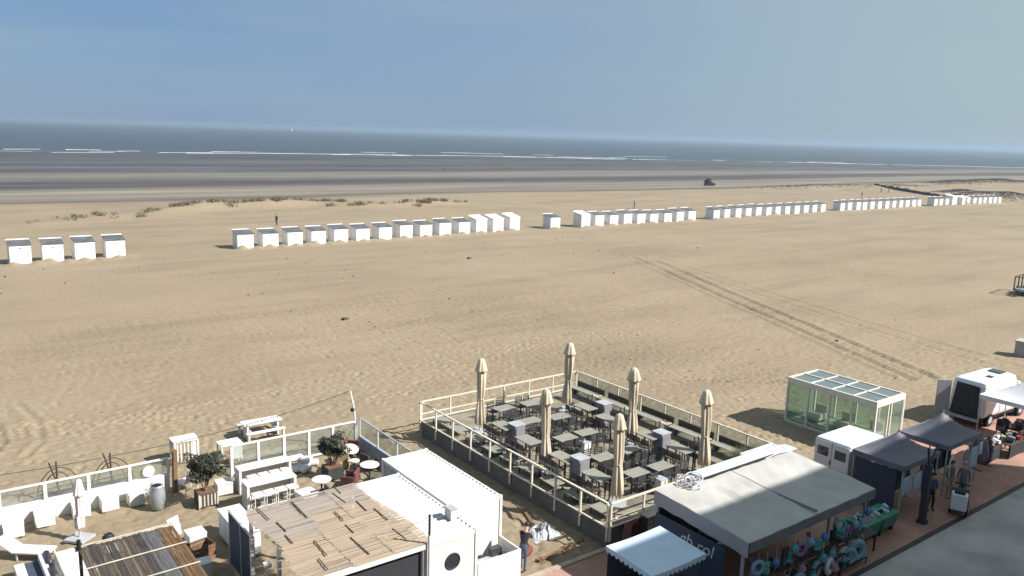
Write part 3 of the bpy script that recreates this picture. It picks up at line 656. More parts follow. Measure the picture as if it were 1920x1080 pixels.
# leaning white pole with a lamp and a cable of bulbs
t = thing('crooked_pole', 'crooked white pole with a dark lamp at the corner of the glass windbreak', 'pole', (16.55, 34.05, 0))
B().tube([(0, 0, 0), (.02, 0, 1.2), (-.05, .05, 2.0), (-.2, .1, 2.8)], .05, 8).build('shaft', WHITE, t); B().ball((-.16, -.06, 1.9), .1).build('lamp', BLACK, t, smooth=True)
B().cyl((-.1, -.06, 1.9), (0, 0, 1.9), .02).build('bracket', DARK, t)
t = thing('string_lights', 'dark cable of small bulbs hanging from the crooked pole across the sand', 'lights', (16.35, 34.15, 2.8))
E0 = Vector((-20.5, 2.2, -1.2)); pts = []
for k in range(61):
    s = k / 60; p = E0 * s; p.z = p.z - 4 * .95 * s * (1 - s) * (1.0 - .35 * s); pts.append(p)
B().tube(pts, .012, 4).build('cable', BLACK, t)
b = B()
for k in range(2, 60, 2): b.ball(pts[k] - Vector((0, 0, .05)), .035, 6, 4)
b.build('bulb', mat('dusty_bulb', (.25, .24, .2), .3, .1, 3), t)['kind'] = 'stuff'

# white high bar table on the sand outside the wall, with slatted front
t = thing('slatted_bar_table', 'white tall bar table with slatted sides on the sand beyond the windbreak', 'table', (9.35, 36.6, 0))
B().box(-.55, .55, -.4, .4, 1.05, 1.1).build('table_top', WHITE, t)
for sx in (-.5, .5):
    for sy in (-.35, .35): B().box(sx - .04, sx + .04, sy - .04, sy + .04, 0, 1.05).build('leg', WHITE, t)
for k in range(6): B().box(-.42 + k * .155, -.36 + k * .155, -.38, -.36, .12, .98).build('slat', WHITE, t)
for k in range(5): B().box(-.535, -.515, -.27 + k * .13, -.21 + k * .13, .1, 1.0).build('slat', WHITE, t)
# long white bar tables with stools
def bar_table(x, y, w, d, h, lab):
    t = thing('bar_table', lab, 'table', (x, y, 0)); B().box(-w / 2, w / 2, -d / 2, d / 2, h - .06, h).build('table_top', WHITE, t, bevel=.01)
    for s in (-1, 1): B().box(s * (w / 2 - .06) - .05, s * (w / 2 - .06) + .05, -d / 2 + .02, d / 2 - .02, 0, h - .062).build('end_panel', WHITE, t)
    B().box(-w / 2 + .12, w / 2 - .12, d / 2 - .12, d / 2 - .06, .15, h - .07).build('back_panel', WHITE, t)
ws = make_chair('white_stool', 'white wooden bar stool tucked under a long white bar table', 'white stools at the bar tables', .72, 0, WHITE, WHITE)
bar_table(11.35, 32.1, 2.25, .62, 1.05, 'long white bar table with stools beside the glass windbreak')
bar_table(11.0, 30.45, 2.05, .66, 1.05, 'long white bar table with stools next to the reed-roofed pergola')
for k in range(4): put(ws, 10.75 + k * .48, 31.72, 0, rnd.uniform(-.1, .1)); put(ws, 10.35 + k * .47, 29.98, 0, rnd.uniform(-.1, .1))
t = thing('white_bench', 'long white bench behind the bar table at the glass windbreak', 'bench', (12.3, 33.3, 0)); B().box(-1.3, 1.3, -.22, .22, .42, .48).build('seat', WHITE, t)
for s in (-1.15, 0, 1.15): B().box(s - .05, s + .05, -.2, .2, 0, .42).build('leg', WHITE, t)
for (x, y, s, lab) in [(9.75, 32.35, .62, 'low white box seat at the end of the long bar table'), (12.2, 29.55, .7, 'low white square table by the corner of the reed roof'), (7.55, 28.6, .62, 'white block seat on the sand by the wooden crate'), (7.15, 26.35, .5, 'small white stool by the edge of the dark slatted pergola'), (7.3, 24.6, .55, 'white folded seat in the shade between the two pergolas')]:
    t = thing('block_stool', lab, 'seat', (x, y, 0), rnd.uniform(-.15, .15)); B().box(-s / 2, s / 2, -s / 2, s / 2, .04, .48).build('body', WHITE, t, bevel=.015); B().box(-s / 2 - .01, s / 2 + .01, -s / 2 - .01, s / 2 + .01, .483, .53).build('lid', WHITE, t, bevel=.01)
# white picnic table and small white table on the open sand
def picnic(x, y, w, rz, lab):
    t = thing('picnic_table', lab, 'table', (x, y, 0), rz)
    for k in range(4): B().box(-w / 2, w / 2, -.36 + k * .18, -.36 + k * .18 + .165, .72, .76).build('plank', WHITE, t)
    for s in (-1, 1):
        B().box(-w / 2, w / 2, s * .72 - .14, s * .72 + .14, .42, .46).build('seat', WHITE, t)
        B().box(s * (w / 2 - .2) - .04, s * (w / 2 - .2) + .04, -.3, .3, 0, .72).build('leg', WHITE, t); B().box(s * (w / 2 - .32) - .03, s * (w / 2 - .32) + .03, -.8, .8, .36, .42).build('bearer', WHITE, t)
        for q in (-1, 1): B().box(s * (w / 2 - .1) - .04, s * (w / 2 - .1) + .04, q * .72 - .1, q * .72 + .1, 0, .42).build('seat_leg', WHITE, t)
picnic(13.35, 37.9, 1.9, -.02, 'white wooden picnic table with benches on the open sand')
t = thing('side_table', 'small white table with a white chair on the sand by the windbreak', 'table', (11.15, 35.9, 0)); B().box(-.5, .5, -.4, .4, .72, .76).build('table_top', WHITE, t)
for s in (-.44, .44):
    for q in (-.34, .34): B().box(s - .03, s + .03, q - .03, q + .03, 0, .72).build('leg', WHITE, t)
t = thing('white_chair', 'upright white chair in front of the small white table', 'chair', (11.2, 35.2, 0)); B().box(-.22, .22, -.22, .22, .42, .46).build('seat', WHITE, t); B().box(-.22, .22, -.25, -.2, .3, .95).build('backrest', WHITE, t)
for s in (-.18, .18):
    for q in (-.18, .18): B().box(s - .02, s + .02, q - .02, q + .02, 0, .42).build('leg', WHITE, t)
# round tables
STONE = mat('pale_stone_top', (.60, .58, .54), .6, .08, 4)
def round_table(x, y, r, lab, tilt=0):
    t = thing('round_table', lab, 'table', (x, y, 0)); t.rotation_euler = (tilt, 0, 0)
    B().lathe([(r * .97, .70), (r, .715), (r, .735), (r * .98, .745)], 28).build('table_top', STONE, t); B().cyl((0, 0, .03), (0, 0, .70), .04).build('stem', DARK, t); B().lathe([(.26, 0), (.25, .03), (.05, .05)], 20).build('foot', DARK, t)
round_table(13.0, 29.9, .40, 'round pale table near the long bar table and shrub'); round_table(15.35, 30.2, .42, 'round pale table by the grey-blue wall')
round_table(15.5, 32.6, .36, 'tilted round pale table in the corner of the windbreak', .35)
round_table(15.0, 30.95, .22, 'small round pale table beside the dark red armchair')
def armchair(x, y, rz, m, lab):
    t = thing('wicker_armchair', lab, 'chair', (x, y, 0), rz); B().box(-.3, .3, -.28, .3, .2, .36).build('seat', m, t, bevel=.03); B().box(-.32, .32, -.36, -.26, .2, .78).build('backrest', m, t, bevel=.03)
    for s in (-1, 1): B().box(s * .34 - .04, s * .34 + .04, -.3, .28, .2, .58).build('armrest', m, t, bevel=.02)
    for s in (-.26, .26):
        for q in (-.26, .26): B().cyl((s, q, 0), (s, q, .2), .025, n=6).build('leg', DARK, t)
armchair(14.35, 30.1, .8, mat('wine_wicker', (.12, .045, .045), .8, .25, 8, .3, 30), 'dark red wicker armchair beside the shrub planter'); armchair(15.95, 31.3, -1.4, DARKWOOD, 'dark brown wicker armchair against the grey-blue wall')
armchair(14.7, 31.7, 2.6, mat('tan_wicker', (.33, .24, .16), .8, .2, 8, .3, 30), 'tan wicker armchair behind the round tables'); armchair(16.0, 33.2, -2.2, mat('wine_wicker', (.12, .045, .045)), 'dark red wicker armchair in the windbreak corner')
armchair(12.55, 29.0, 1.5, DARKWOOD, 'dark wicker armchair in front of the low white square table'); armchair(15.3, 28.9, .3, DARKWOOD, 'dark wicker armchair near the white container end')
t = thing('low_bench', 'weathered timber bench near the white containers', 'bench', (14.9, 28.1, 0), .0); B().box(-.75, .75, -.2, .2, .40, .46).build('seat', WOOD, t)
for s in (-.6, .6): B().box(s - .05, s + .05, -.17, .17, 0, .4).build('leg', WOOD, t)
t = thing('cushion_heap', 'heap of pale grey cushions on the sand behind the shrub', 'cushions', (13.5, 33.0, 0))
for k, (x, y, z, a) in enumerate([(0, 0, .12, .2), (.5, .1, .12, -.4), (.2, .1, .32, .8), (-.45, -.15, .12, 1.2), (-.1, -.4, .12, .4)]): B().cb((x, y, z), (.5, .42, .2), (0, 0, a)).build('cushion', mat('pale_grey_canvas', (.52, .52, .53), .85, .12, 4), t, bevel=.07)

# shrubs in planters
def shrub(x, y, h, r, lab, seed, boxm, frame):
    t = thing('potted_shrub', lab, 'shrub', (x, y, 0)); r_ = random.Random(seed)
    B().box(-.36, .36, -.36, .36, .02, .55).build('planter', boxm, t)
    pl = [c for c in t.children][0]
    if frame:
        for k in range(5): B().box(-.33 + k * .14, -.27 + k * .14, -.38, -.361, .06, .52).build('slat', WOOD, pl)
        for s in (-.36, .36): B().box(s - .03, s + .03, -.395, -.36, 0, .58).build('stile', WOOD, pl)
    B().box(-.33, .33, -.33, .33, .50, .56).build('soil', BROWN, pl)
    tr = B(); tips = []
    for k in range(7):
        a = r_.uniform(0, 6.28); q0 = Vector((r_.uniform(-.05, .05), r_.uniform(-.05, .05), .5)); q1 = q0 + Vector((math.cos(a) * .18, math.sin(a) * .18, .5)); q2 = q1 + Vector((math.cos(a) * r * .6, math.sin(a) * r * .6, h * .5 * r_.uniform(.6, 1)))
        tr.cyl(q0, q1, .03, .022, 5); tr.cyl(q1, q2, .022, .008, 5); tips.append(q2)
    tr.build('trunk', BROWN, t)
    lb = B(); cz = .85 + h * .42
    for k in range(2600):
        while True:
            d = Vector((r_.uniform(-1, 1), r_.uniform(-1, 1), r_.uniform(-1, 1)))
            if .12 < d.length < 1: break
        cl = .78 + .3 * math.sin(3.1 * d.x + seed) * math.cos(2.7 * d.y + d.z * 3) + .12 * math.sin(7 * d.z + 5 * d.x)
        c = Vector((d.x * r * cl, d.y * r * cl, cz + d.z * h * .46 * cl)); n = (d.normalized() + Vector((r_.uniform(-.8, .8), r_.uniform(-.8, .8), r_.uniform(-.5, .9)))).normalized()
        u = n.orthogonal().normalized(); u.rotate(Matrix.Rotation(r_.uniform(0, 6.28), 3, n)); w = n.cross(u); l = r_.uniform(.06, .12)
        lb.add([c - u * l, c + w * l * .32, c + u * l, c - w * l * .32], [(0, 1, 2, 3)])
    lb.build('crown', LEAF, t)['kind'] = 'stuff'
shrub(8.85, 31.75, 1.75, .92, 'dark leafy shrub in a slatted wooden planter by the moulded chair', 1, mat('dark_planter', (.06, .05, .05), .7, .2, 4), True)
shrub(14.15, 31.35, 1.5, .82, 'dark leafy shrub in a plain dark planter among the round tables', 2, mat('black_planter', (.035, .04, .035), .7, .2, 4), False)

# ------------------------------------------------------------------ white containers
def container(name, x0, x1, y0, y1, h, lab, porthole=False):
    t = thing(name, lab, 'container', (x0, y0, 0)); w, d = x1 - x0, y1 - y0
    def corr(n, L_, fn):   # corrugated strip: fn(s, depth) -> point pair
        b = B(); vs = []
        for k in range(n * 4 + 1):
            s = L_ * k / (n * 4); dep = (0, 0, .055, .055)[k % 4]; vs += fn(s, dep)
        b.add(vs, [(2 * k, 2 * k + 2, 2 * k + 3, 2 * k + 1) for k in range(n * 4)]); return b
    B().box(.05, w - .05, .05, d - .05, 0, h - .06).build('body', WHITE_METAL, t)
    corr(22, d - .16, lambda s, q: [(.07, .08 + s, h - .04 + q), (w - .07, .08 + s, h - .04 + q)]).build('roof', WHITE_METAL, t)
    corr(20, d - .16, lambda s, q: [(.05 - q, .08 + s, .12), (.05 - q, .08 + s, h - .1)]).build('side_panel', WHITE_METAL, t)
    corr(20, d - .16, lambda s, q: [(w - .05 + q, .08 + s, h - .1), (w - .05 + q, .08 + s, .12)]).build('side_panel', WHITE_METAL, t)
    B().box(.07, w - .07, .03, .05, .12, h - .1).build('front_panel', WHITE, t)
    for sx in (0, w - .1):
        for sy in (0, d - .1): B().box(sx, sx + .1, sy, sy + .1, 0, h + .03).build('corner_post', WHITE, t)
        B().box(sx + .015, sx + .085, .102, d - .102, h - .12, h + .012).build('roof_rail', WHITE, t)
    for sy in (0, d - .1): B().box(.102, w - .102, sy + .015, sy + .085, h - .12, h + .012).build('roof_rail', WHITE, t)
    if porthole:
        B().cyl((w * .5, .05, 1.78), (w * .5, .018, 1.78), .25, n=32).build('porthole', DARKGLASS, t)
        ph = [c for c in t.children if c.name.startswith('porthole')][0]; B().torus((w * .5, .02, 1.78), .26, .025, 32, 8, (math.pi / 2, 0, 0)).build('rim', DARK, ph)
    return t
ca = container('white_container', 13.95, 15.95, 21.3, 26.45, 2.6, 'white corrugated container with open service slot beside the sand passage')
cb_ = container('white_container', 11.98, 13.86, 19.75, 24.95, 2.6, 'white corrugated container with a round porthole beside the reed pergola', True)
B().box(.12, .3, .02, .028, .9, 2.3).build('service_slot', BLACK, ca); B().box(.32, .5, -.25, .028, 1.8, 1.84).build('shelf', WHITE, ca)
t = thing('roof_hatch', 'small white hatch box on the edge of the porthole container roof', 'hatch', (13.55, 20.9, 2.6)); B().box(-.12, .12, -.2, .2, .0, .35).build('box', WHITE, t, bevel=.01); B().box(-.14, .14, -.22, .22, .352, .38).build('lid', GREY, t)
t = thing('bar_counter', 'white open-topped counter box in front of the service slot', 'counter', (14.0, 19.9, 0))
B().box(0, 1.75, 0, .06, -.1, 1.28).build('front_panel', WHITE, t); B().box(1.69, 1.75, .062, 1.2, -.1, 1.28).build('side_panel', WHITE, t); B().box(.09, 1.68, .3, .9, .8, .84).build('worktop', GREY, t)
B().box(.02, .08, .062, 1.3, -.1, 1.1).build('side_panel', WHITE, t); B().box(1.1, 1.5, .75, 1.0, .845, 1.1).build('fridge', DARK, t)

# ------------------------------------------------------------------ pergolas
REED = [mat('reed_tan', (0.254, 0.201, 0.146), .8, .2, 3, .2, 30, stretch=(.3, 6, 1)), mat('reed_pale', (0.250, 0.199, 0.148), .8, .18, 3, .2, 30, stretch=(.3, 6, 1)), mat('reed_grey', (0.217, 0.187, 0.163), .8, .18, 3, .2, 30, stretch=(.3, 6, 1))]
px0, px1, py0, py1, pz = 7.97, 11.57, 19.15, 24.0, 3.0
t = thing('reed_pergola', 'pergola roofed with overlapping tan reed mats between bar tables and containers', 'pergola', (px0, py0, 0)); w, d = px1 - px0, py1 - py0
for x in (.05, w - .05):
    for y in (.05, d / 2, d - .05): B().box(x - .05, x + .05, y - .05, y + .05, 0, pz - .12).build('post', WHITE, t)
for y in (.05, d / 3, 2 * d / 3, d - .05): B().box(-.05, w + .05, y - .04, y + .04, pz - .119, pz - .02).build('beam', WHITE, t)
B().box(-.08, w + .02, -.05, .02, pz - .1, pz + .05).build('fascia', WHITE, t); B().box(.1, w - .1, -.02, .02, 1.55, 1.63).build('rail', WHITE, t)
rr_ = random.Random(21)
cols = [0, 1.35, 2.6, w]
rows = 4
for i in range(3):
    for j in range(rows):
        x0, x1 = cols[i] - .05, cols[i + 1] + .12; y0, y1 = j * d / rows - .05, (j + 1) * d / rows + .1; zz = pz + .03 + .012 * ((i + j) % 3) + .008 * i
        b = B(); y = y0
        while y < y1:
            wd = rr_.uniform(.016, .03); za = zz + rr_.uniform(-.008, .014); a0, a1 = x0 + rr_.uniform(-.04, .03), x1 + rr_.uniform(-.03, .05)
            if i == 2: a1 += .12 * math.sin(y * 1.2) + rr_.uniform(0, .08)
            if i == 0: a0 -= .1 * math.sin(y * 2) + rr_.uniform(0, .1)
            z1_ = za + rr_.uniform(-.012, .012)
            b.add([(a0, y, za), (a1, y, z1_), (a1, y + wd * .5, z1_ + .014), (a0, y + wd * .5, za + .014), (a1, y + wd, z1_), (a0, y + wd, za)], [(0, 1, 2, 3), (3, 2, 4, 5)]); y += wd * 1.02
        k = 2 if (j == 3 or (j == 2 and i == 0)) else (1 if rr_.random() < .35 else 0)
        b.build('reed_mat', REED[k], t)
for (x, y0, y1) in [(.3, 3.9, 4.9), (.45, 2.9, 3.6), (.35, 2.1, 2.7), (.9, .9, 1.9), (.6, .2, .9), (1.35, 3.4, 4.7), (2.2, 2.6, 3.3), (2.1, 1.7, 2.3), (1.9, .3, 1.5), (2.75, 3.7, 4.6), (2.95, 4.4, 4.9), (3.1, 2.8, 3.6), (3.35, 1.9, 2.8), (3.2, .5, 1.3)]:
    B().cb((x, (y0 + y1) / 2, pz + .095), (.028, y1 - y0, .02), (0, 0, rr_.uniform(-.06, .06))).build('batten', mat('dark_batten', (.07, .055, .045), .8, .2, 4), t)
B().box(.12, w - .12, .1, .16, 0, 1.5).build('bar_shade_front', mat('shade_front_dark', (.05, .03, .03), .7, .2, 3), t); B().box(.06, .1, .2, d - 2, 0, 1.35).build('side_shade_screen', NAVY, t)  # dark panels added so the space under the roof stays in shade
B().box(.12, w - .12, .2, .7, 1.0, 1.06).build('counter_top', BROWN, t); B().box(.12, w - .12, .11, .14, 1.64, pz - .14).build('shade_screen', mat('shade_screen_dark', (.03, .03, .035), .8, .1, 5), t)  # upper dark screen also added to keep sun out under the roof
t = thing('canvas_screen', 'navy canvas screen between the white cabinet and reed pergola', 'screen', (8.15, 25.4, 0)); B().box(-.025, .025, -1.2, 1.1, .08, 1.95).build('canvas', NAVY, t)
for y in (-1.2, -.05, 1.1): B().box(-.04, .04, y - .035, y + .035, 0, 2.05).build('post', GREY, t)
B().box(-.03, .03, -1.16, 1.06, 1.952, 2.0).build('rail', GREY, t)
# slender mast at pergola corner
t = thing('mast', 'thin dark-topped mast standing at the reed pergola corner', 'mast', (11.62, 19.05, 0)); B().cyl((0, 0, 0), (0, 0, 3.35), .04, n=8).build('shaft', WHITE, t); B().cyl((0, 0, 3.352), (0, 0, 4.0), .038, n=8).build('tip', DARK, t)
B().tube([(0, 0, 3.95), (-.6, .5, 3.45), (-1.2, 1.2, 3.17)], .008, 4).build('stay_wire', GREY, t)
t = thing('lamp_stake', 'short white stake with square head at the shaded side of the reed pergola', 'stake', (7.6, 21.4, 0)); B().cyl((0, 0, 0), (0, 0, 2.5), .03).build('shaft', WHITE, t); B().box(-.1, .1, -.1, .1, 2.5, 2.62).build('head', WHITE, t)
# second pergola, dark slats
qx0, qx1, qy0, qy1 = 3.35, 6.0, 19.0, 25.5
t = thing('slat_pergola', 'pergola roofed with dark weathered reed strips and pale cross poles', 'pergola', (qx0, qy0, 0)); w, d = qx1 - qx0, qy1 - qy0
for x in (.05, w - .05):
    for y in (.05, d / 2, d - .05): B().box(x - .045, x + .045, y - .045, y + .045, 0, 2.5 - .1).build('post', DARKWOOD, t)
DR = [mat('dark_reed_a', (.10, .085, .08), .8, .3, 4, .3, 30, stretch=(6, .4, 1)), mat('dark_reed_b', (.13, .105, .085), .8, .3, 4, .3, 30, stretch=(6, .4, 1)), mat('dark_reed_c', (.19, .185, .19), .8, .3, 4, .3, 30, stretch=(6, .4, 1)), mat('sunlit_reed', (.27, .165, .085), .8, .3, 4, .3, 30, stretch=(6, .4, 1))]
ns = 11
for k in range(ns):
    x0 = w * k / ns; b = B(); x = x0 + .01; zz = 2.5 + rr_.uniform(-.015, .02)
    while x < x0 + w / ns - .01:
        wd = rr_.uniform(.018, .032); za = zz + rr_.uniform(-.006, .012); e0 = rr_.uniform(-.05, .05); e1 = rr_.uniform(-.05, .06)
        b.add([(x, e0, za), (x, d + e1, za), (x + wd / 2, d + e1, za + .015), (x + wd / 2, e0, za + .015), (x + wd, d + e1, za), (x + wd, e0, za)], [(0, 3, 2, 1), (3, 5, 4, 2)]); x += wd * 1.02
    b.build('reed_strip', DR[3] if k >= ns - 2 else DR[rr_.randrange(3)], t)  # last strips carry the sunlit orange of the right edge in their colour
for y in (.3, 2.1, 3.6, 5.0, d - .02): B().cyl((-.1, y, 2.5 + .05), (w + .08, y + .05, 2.5 + .06), .022, n=6).build('cross_pole', WOOD, t)
B().box(-.07, w + .05, d - .01, d + .05, 2.5 - .1, 2.5 + .03).build('fascia', CREAM, t); B().box(w, w + .05, 0, d - .02, 2.5 - .1, 2.5 + .0).build('fascia', BROWN, t)
B().cyl((.02, d - .1, 2.5), (.02, d - .1, 2.5 + .3), .06, n=10).build('post_cap', BLACK, t)

# ------------------------------------------------------------------ lounge corner
t = thing('lounge_sofa', 'white lounge sofa with navy seat strip and dark bolsters', 'sofa', (2.75, 28.6, 0), .02)
B().box(-.75, -.45, -1.2, 1.1, 0, .42).build('side_rest', WHITE, t, bevel=.02); B().box(-.44, -.05, -1.2, 1.1, 0, .38).build('seat_cushion', NAVY, t, bevel=.03); B().box(-.04, .14, -1.2, 1.1, 0, .62).build('backrest', WHITE, t, bevel=.02)
for y in (-.6, .55): B().cyl((.2, y - .4, .62), (.2, y + .4, .62), .11, n=12).build('bolster', DARK, t, smooth=True)
t = thing('daybed', 'white mattress daybed beside the navy lounge sofa', 'daybed', (3.75, 28.9, 0), .02); B().box(-.55, .45, -1.1, 1.0, .02, .26).build('frame', WHITE, t); B().box(-.53, .43, -1.08, .98, .262, .44).build('mattress', mat('cream_canvas', (.72, .69, .62), .85, .06, 3), t, bevel=.06)
t = thing('white_lounge_table', 'low white table in front of the daybed', 'table', (4.9, 29.3, 0)); B().box(-.35, .35, -.4, .4, .38, .44).build('table_top', WHITE, t)
for s in (-.3, .3):
    for q in (-.34, .34): B().box(s - .03, s + .03, q - .03, q + .03, 0, .38).build('leg', WHITE, t)
t = thing('black_pot', 'round black pot standing on the low white table', 'pot', (4.85, 29.5, .44)); B().lathe([(.1, 0), (.2, .12), (.2, .26), (.13, .34)], 18).build('body', BLACK, t, smooth=True); B().torus((0, 0, .34), .13, .018, 18, 6).build('rim', DARK, t)
parasol('closed_parasol', 4.2, 31.3, 0, 2.3, 'short closed pinkish-white parasol by the low glazed wall', None, mat('pink_canvas', (.66, .56, .55), .85, .1, 3, .2, 14), .12, 31, base=True, lean=.05)
t = thing('white_sunlounger', 'white folding sun lounger by the gate pillar', 'lounger', (2.5, 30.9, 0), .9); B().box(-.3, .3, -.9, .3, .26, .31).build('seat', WHITE, t); B().cb((0, .62, .48), (.6, .75, .05), (.6, 0, 0)).build('backrest', WHITE, t)
for s in (-.26, .26):
    for q in (-.8, .2): B().box(s - .025, s + .025, q - .025, q + .025, 0, .26).build('leg', WHITE, t)
t = thing('folding_chair', 'white folding chair beside the dark slatted pergola', 'chair', (6.75, 29.0, 0), .5); B().cb((0, .1, .44), (.5, .5, .04), (.1, 0, 0)).build('seat', WHITE, t); B().cb((0, -.25, .8), (.5, .04, .7), (-.25, 0, 0)).build('backrest', WHITE, t)
for s in (-.24, .24): B().cb((s, 0, .4), (.035, .035, 1.0), (.6, 0, 0)).build('leg', WHITE, t); B().cb((s + .01, 0, .3), (.035, .035, .85), (-.6, 0, 0)).build('leg', WHITE, t)
t = thing('wooden_crate', 'brown wooden crate in the shade by the white block seat', 'crate', (7.4, 27.5, 0), .2)
for k in range(4): B().box(-.4, .4, -.32, -.3, .02 + k * .14, .14 + k * .14).build('plank', BROWN, t); B().box(-.4, .4, .3, .32, .02 + k * .14, .14 + k * .14).build('plank', BROWN, t)
for s in (-.4, .38): B().box(s, s + .02, -.3, .3, .02, .56).build('end_panel', BROWN, t)
B().box(-.38, .38, -.3, .3, .02, .05).build('base', BROWN, t)
t = thing('white_cabinet', 'long white-topped cabinet at the shaded corner of the reed pergola', 'cabinet', (8.85, 27.7, 0)); B().box(-.38, .38, -1.15, 1.15, .05, .98).build('body', WHITE, t); B().box(-.42, .42, -1.2, 1.2, .982, 1.03).build('top', WHITE, t)
for k in range(3): B().box(-.395, -.381, -1.1 + k * .74, -.4 + k * .74, .12, .92).build('door', WHITE, t)
B().box(-.34, .34, -1.1, 1.1, 0, .05).build('plinth', DARK, t)

# ------------------------------------------------------------------ people
def person(x, y, z, rz, h, shirt, pants, hairc, pose, label, near=False):
    t = thing('person', label, 'person', (x, y, z), rz); k = h / 1.75
    J = {}; E_ = []
    lean = {'stand': 0, 'walk': .03, 'bend': .28, 'push': .16, 'sit': .0}[pose]
    def tors(z_): return Vector((0, lean * (z_ - .95) / .6, z_ - (.05 if lean > .2 else 0) * (z_ - .95)))
    J['pel'] = Vector((0, 0, .96)); J['sp'] = tors(1.15); J['ch'] = tors(1.36); J['nk'] = tors(1.49); J['hd'] = tors(1.57) + Vector((0, .03, 0)); J['ht'] = tors(1.68) + Vector((0, .05, 0))
    E_ += [('pel', 'sp'), ('sp', 'ch'), ('ch', 'nk'), ('nk', 'hd'), ('hd', 'ht')]
    fw_ = {'stand': (.03, -.02), 'walk': (.2, -.22), 'bend': (.12, -.06), 'push': (.18, -.2), 'sit': (.4, .38)}[pose]
    for s, n, st in ((-1, 'l', fw_[0]), (1, 'r', fw_[1])):
        J['hip' + n] = Vector((s * .09, 0, .90)); J['kn' + n] = Vector((s * .1, st * .5 + .04, .49)); J['an' + n] = Vector((s * .1, st, .09)); J['to' + n] = Vector((s * .11, st + .15, .04))
        J['sh' + n] = tors(1.41) + Vector((s * .17, 0, 0))
        if pose == 'bend': el, wr = Vector((s * .2, .18, -.22)), Vector((s * .08, .36, -.2))
        elif pose == 'push': el, wr = Vector((s * .22, .1, -.26)), Vector((s * .2, .36, -.3))
        else: el, wr = Vector((s * .22, -.02 - st * .2, -.28)), Vector((s * .23, .06 - st * .5, -.52))
        b0 = tors(1.41); J['el' + n] = b0 + el; J['wr' + n] = b0 + wr; d_ = (wr - el).normalized(); J['ha' + n] = b0 + wr + d_ * .09
        E_ += [('pel', 'hip' + n), ('hip' + n, 'kn' + n), ('kn' + n, 'an' + n), ('an' + n, 'to' + n), ('ch', 'sh' + n), ('sh' + n, 'el' + n), ('el' + n, 'wr' + n), ('wr' + n, 'ha' + n)]
        if near:
            sd = Vector((1, 0, 0)) if abs(d_.x) < .8 else Vector((0, 0, 1))
            for q in range(4):
                o_ = sd * (-.033 + .022 * q); a = J['ha' + n] + o_ + d_ * .02; J['f%d%s' % (q, n)] = a; J['g%d%s' % (q, n)] = a + d_ * (.05, .06, .055, .04)[q] + Vector((0, .015, -.012)); E_ += [('ha' + n, 'f%d%s' % (q, n)), ('f%d%s' % (q, n), 'g%d%s' % (q, n))]
            J['th' + n] = J['wr' + n] + d_ * .05 - sd * s * .05; E_.append(('wr' + n, 'th' + n))
    RAD = {'pel': .125, 'sp': .12, 'ch': .135, 'nk': .055, 'hd': .085, 'ht': .085, 'hip': .095, 'kn': .062, 'an': .042, 'to': .04, 'sh': .062, 'el': .045, 'wr': .032, 'ha': .034, 'th': .011}
    names = list(J); me = bpy.data.meshes.new('body'); me.from_pydata([J[n] * k for n in names], [(names.index(a), names.index(b)) for a, b in E_], [])
    o = bpy.data.objects.new('tmp_body', me); C.objects.link(o); md = o.modifiers.new('s', 'SKIN'); sv = me.skin_vertices[0].data
    for i, n in enumerate(names):
        key = n if n in RAD else n[:-1]; r = RAD.get(key, .0095) * k; sv[i].radius = (r, r * (.82 if key in ('pel', 'sp', 'ch') else 1)); sv[i].use_root = (n == 'pel')
    o.modifiers.new('u', 'SUBSURF').levels = 1
    dg = bpy.context.evaluated_depsgraph_get(); nm = bpy.data.meshes.new_from_object(o.evaluated_get(dg)); nm.name = 'body'; bpy.data.objects.remove(o)
    nm.materials.clear()
    for m in (shirt, pants, SKIN, BLACK): nm.materials.append(m)
    def cls(a):
        if a in ('hd', 'ht', 'nk'): return 2
        a2 = a if a in RAD else a[:-1]
        if a2 in ('hip', 'kn', 'pel'): return 1
        if a2 in ('an', 'to'): return 3 if a2 == 'to' else 1
        if a2 in ('wr', 'ha', 'th') or a2[0] in 'fg': return 2
        return 0
    for p in nm.polygons:
        p.use_smooth = True; c = p.center / k; best = min(names, key=lambda n: (J[n] - c).length - RAD.get(n, RAD.get(n[:-1], .01)) * .6); p.material_index = cls(best)
    ob = bpy.data.objects.new('body', nm); C.objects.link(ob); ob.parent = t
    hc = J['ht'] * k; b = B().ball((hc.x, hc.y - .012 * k, hc.z + .015 * k), .108 * k, 14, 8, (.92, 1, .95)); b.v = [v for v in b.v]
    hb = b.build('hair', mat('hair_' + str(hairc), hairc, .7, .2, 9), t, smooth=True)
    if near:
        B().ball((hc.x, hc.y + .105 * k, hc.z - .045 * k), .018 * k, 8, 5).build('nose', SKIN, t, smooth=True)
        for s in (-1, 1): B().ball((hc.x + s * .03 * k, hc.y + .088 * k, hc.z - .015 * k), .011 * k, 6, 4).build('eye', BLACK, t)
    # hair only over the crown and back of the head
    for v in hb.data.vertices:
        if v.co.y - hc.y > .03 * k and v.co.z < hc.z + .03 * k: v.co.y = hc.y + .02 * k
        if v.co.z < hc.z - .06 * k: v.co.z = hc.z - .06 * k
    return t
SH = {n: mat('cloth_' + n, c, .85, .12, 5) for n, c in dict(black=(.02, .02, .024), grey=(.16, .165, .18), blue=(.05, .08, .16), jeans=(.06, .085, .14), white=(.65, .65, .66), red=(.3, .05, .05), olive=(.14, .15, .11), khaki=(.3, .26, .18)).items()}
person(16.3, 20.5, .0, -1.0, 1.7, SH['black'], SH['jeans'], (.03, .022, .018), 'bend', 'person in black top and jeans leaning forward beside the white counter box', True)
def sand_at(px, py):
    p = gp(px, py); return p.x, p.y, float(zsmooth(np.array([p.x]), np.array([p.y]))[0]) - .01
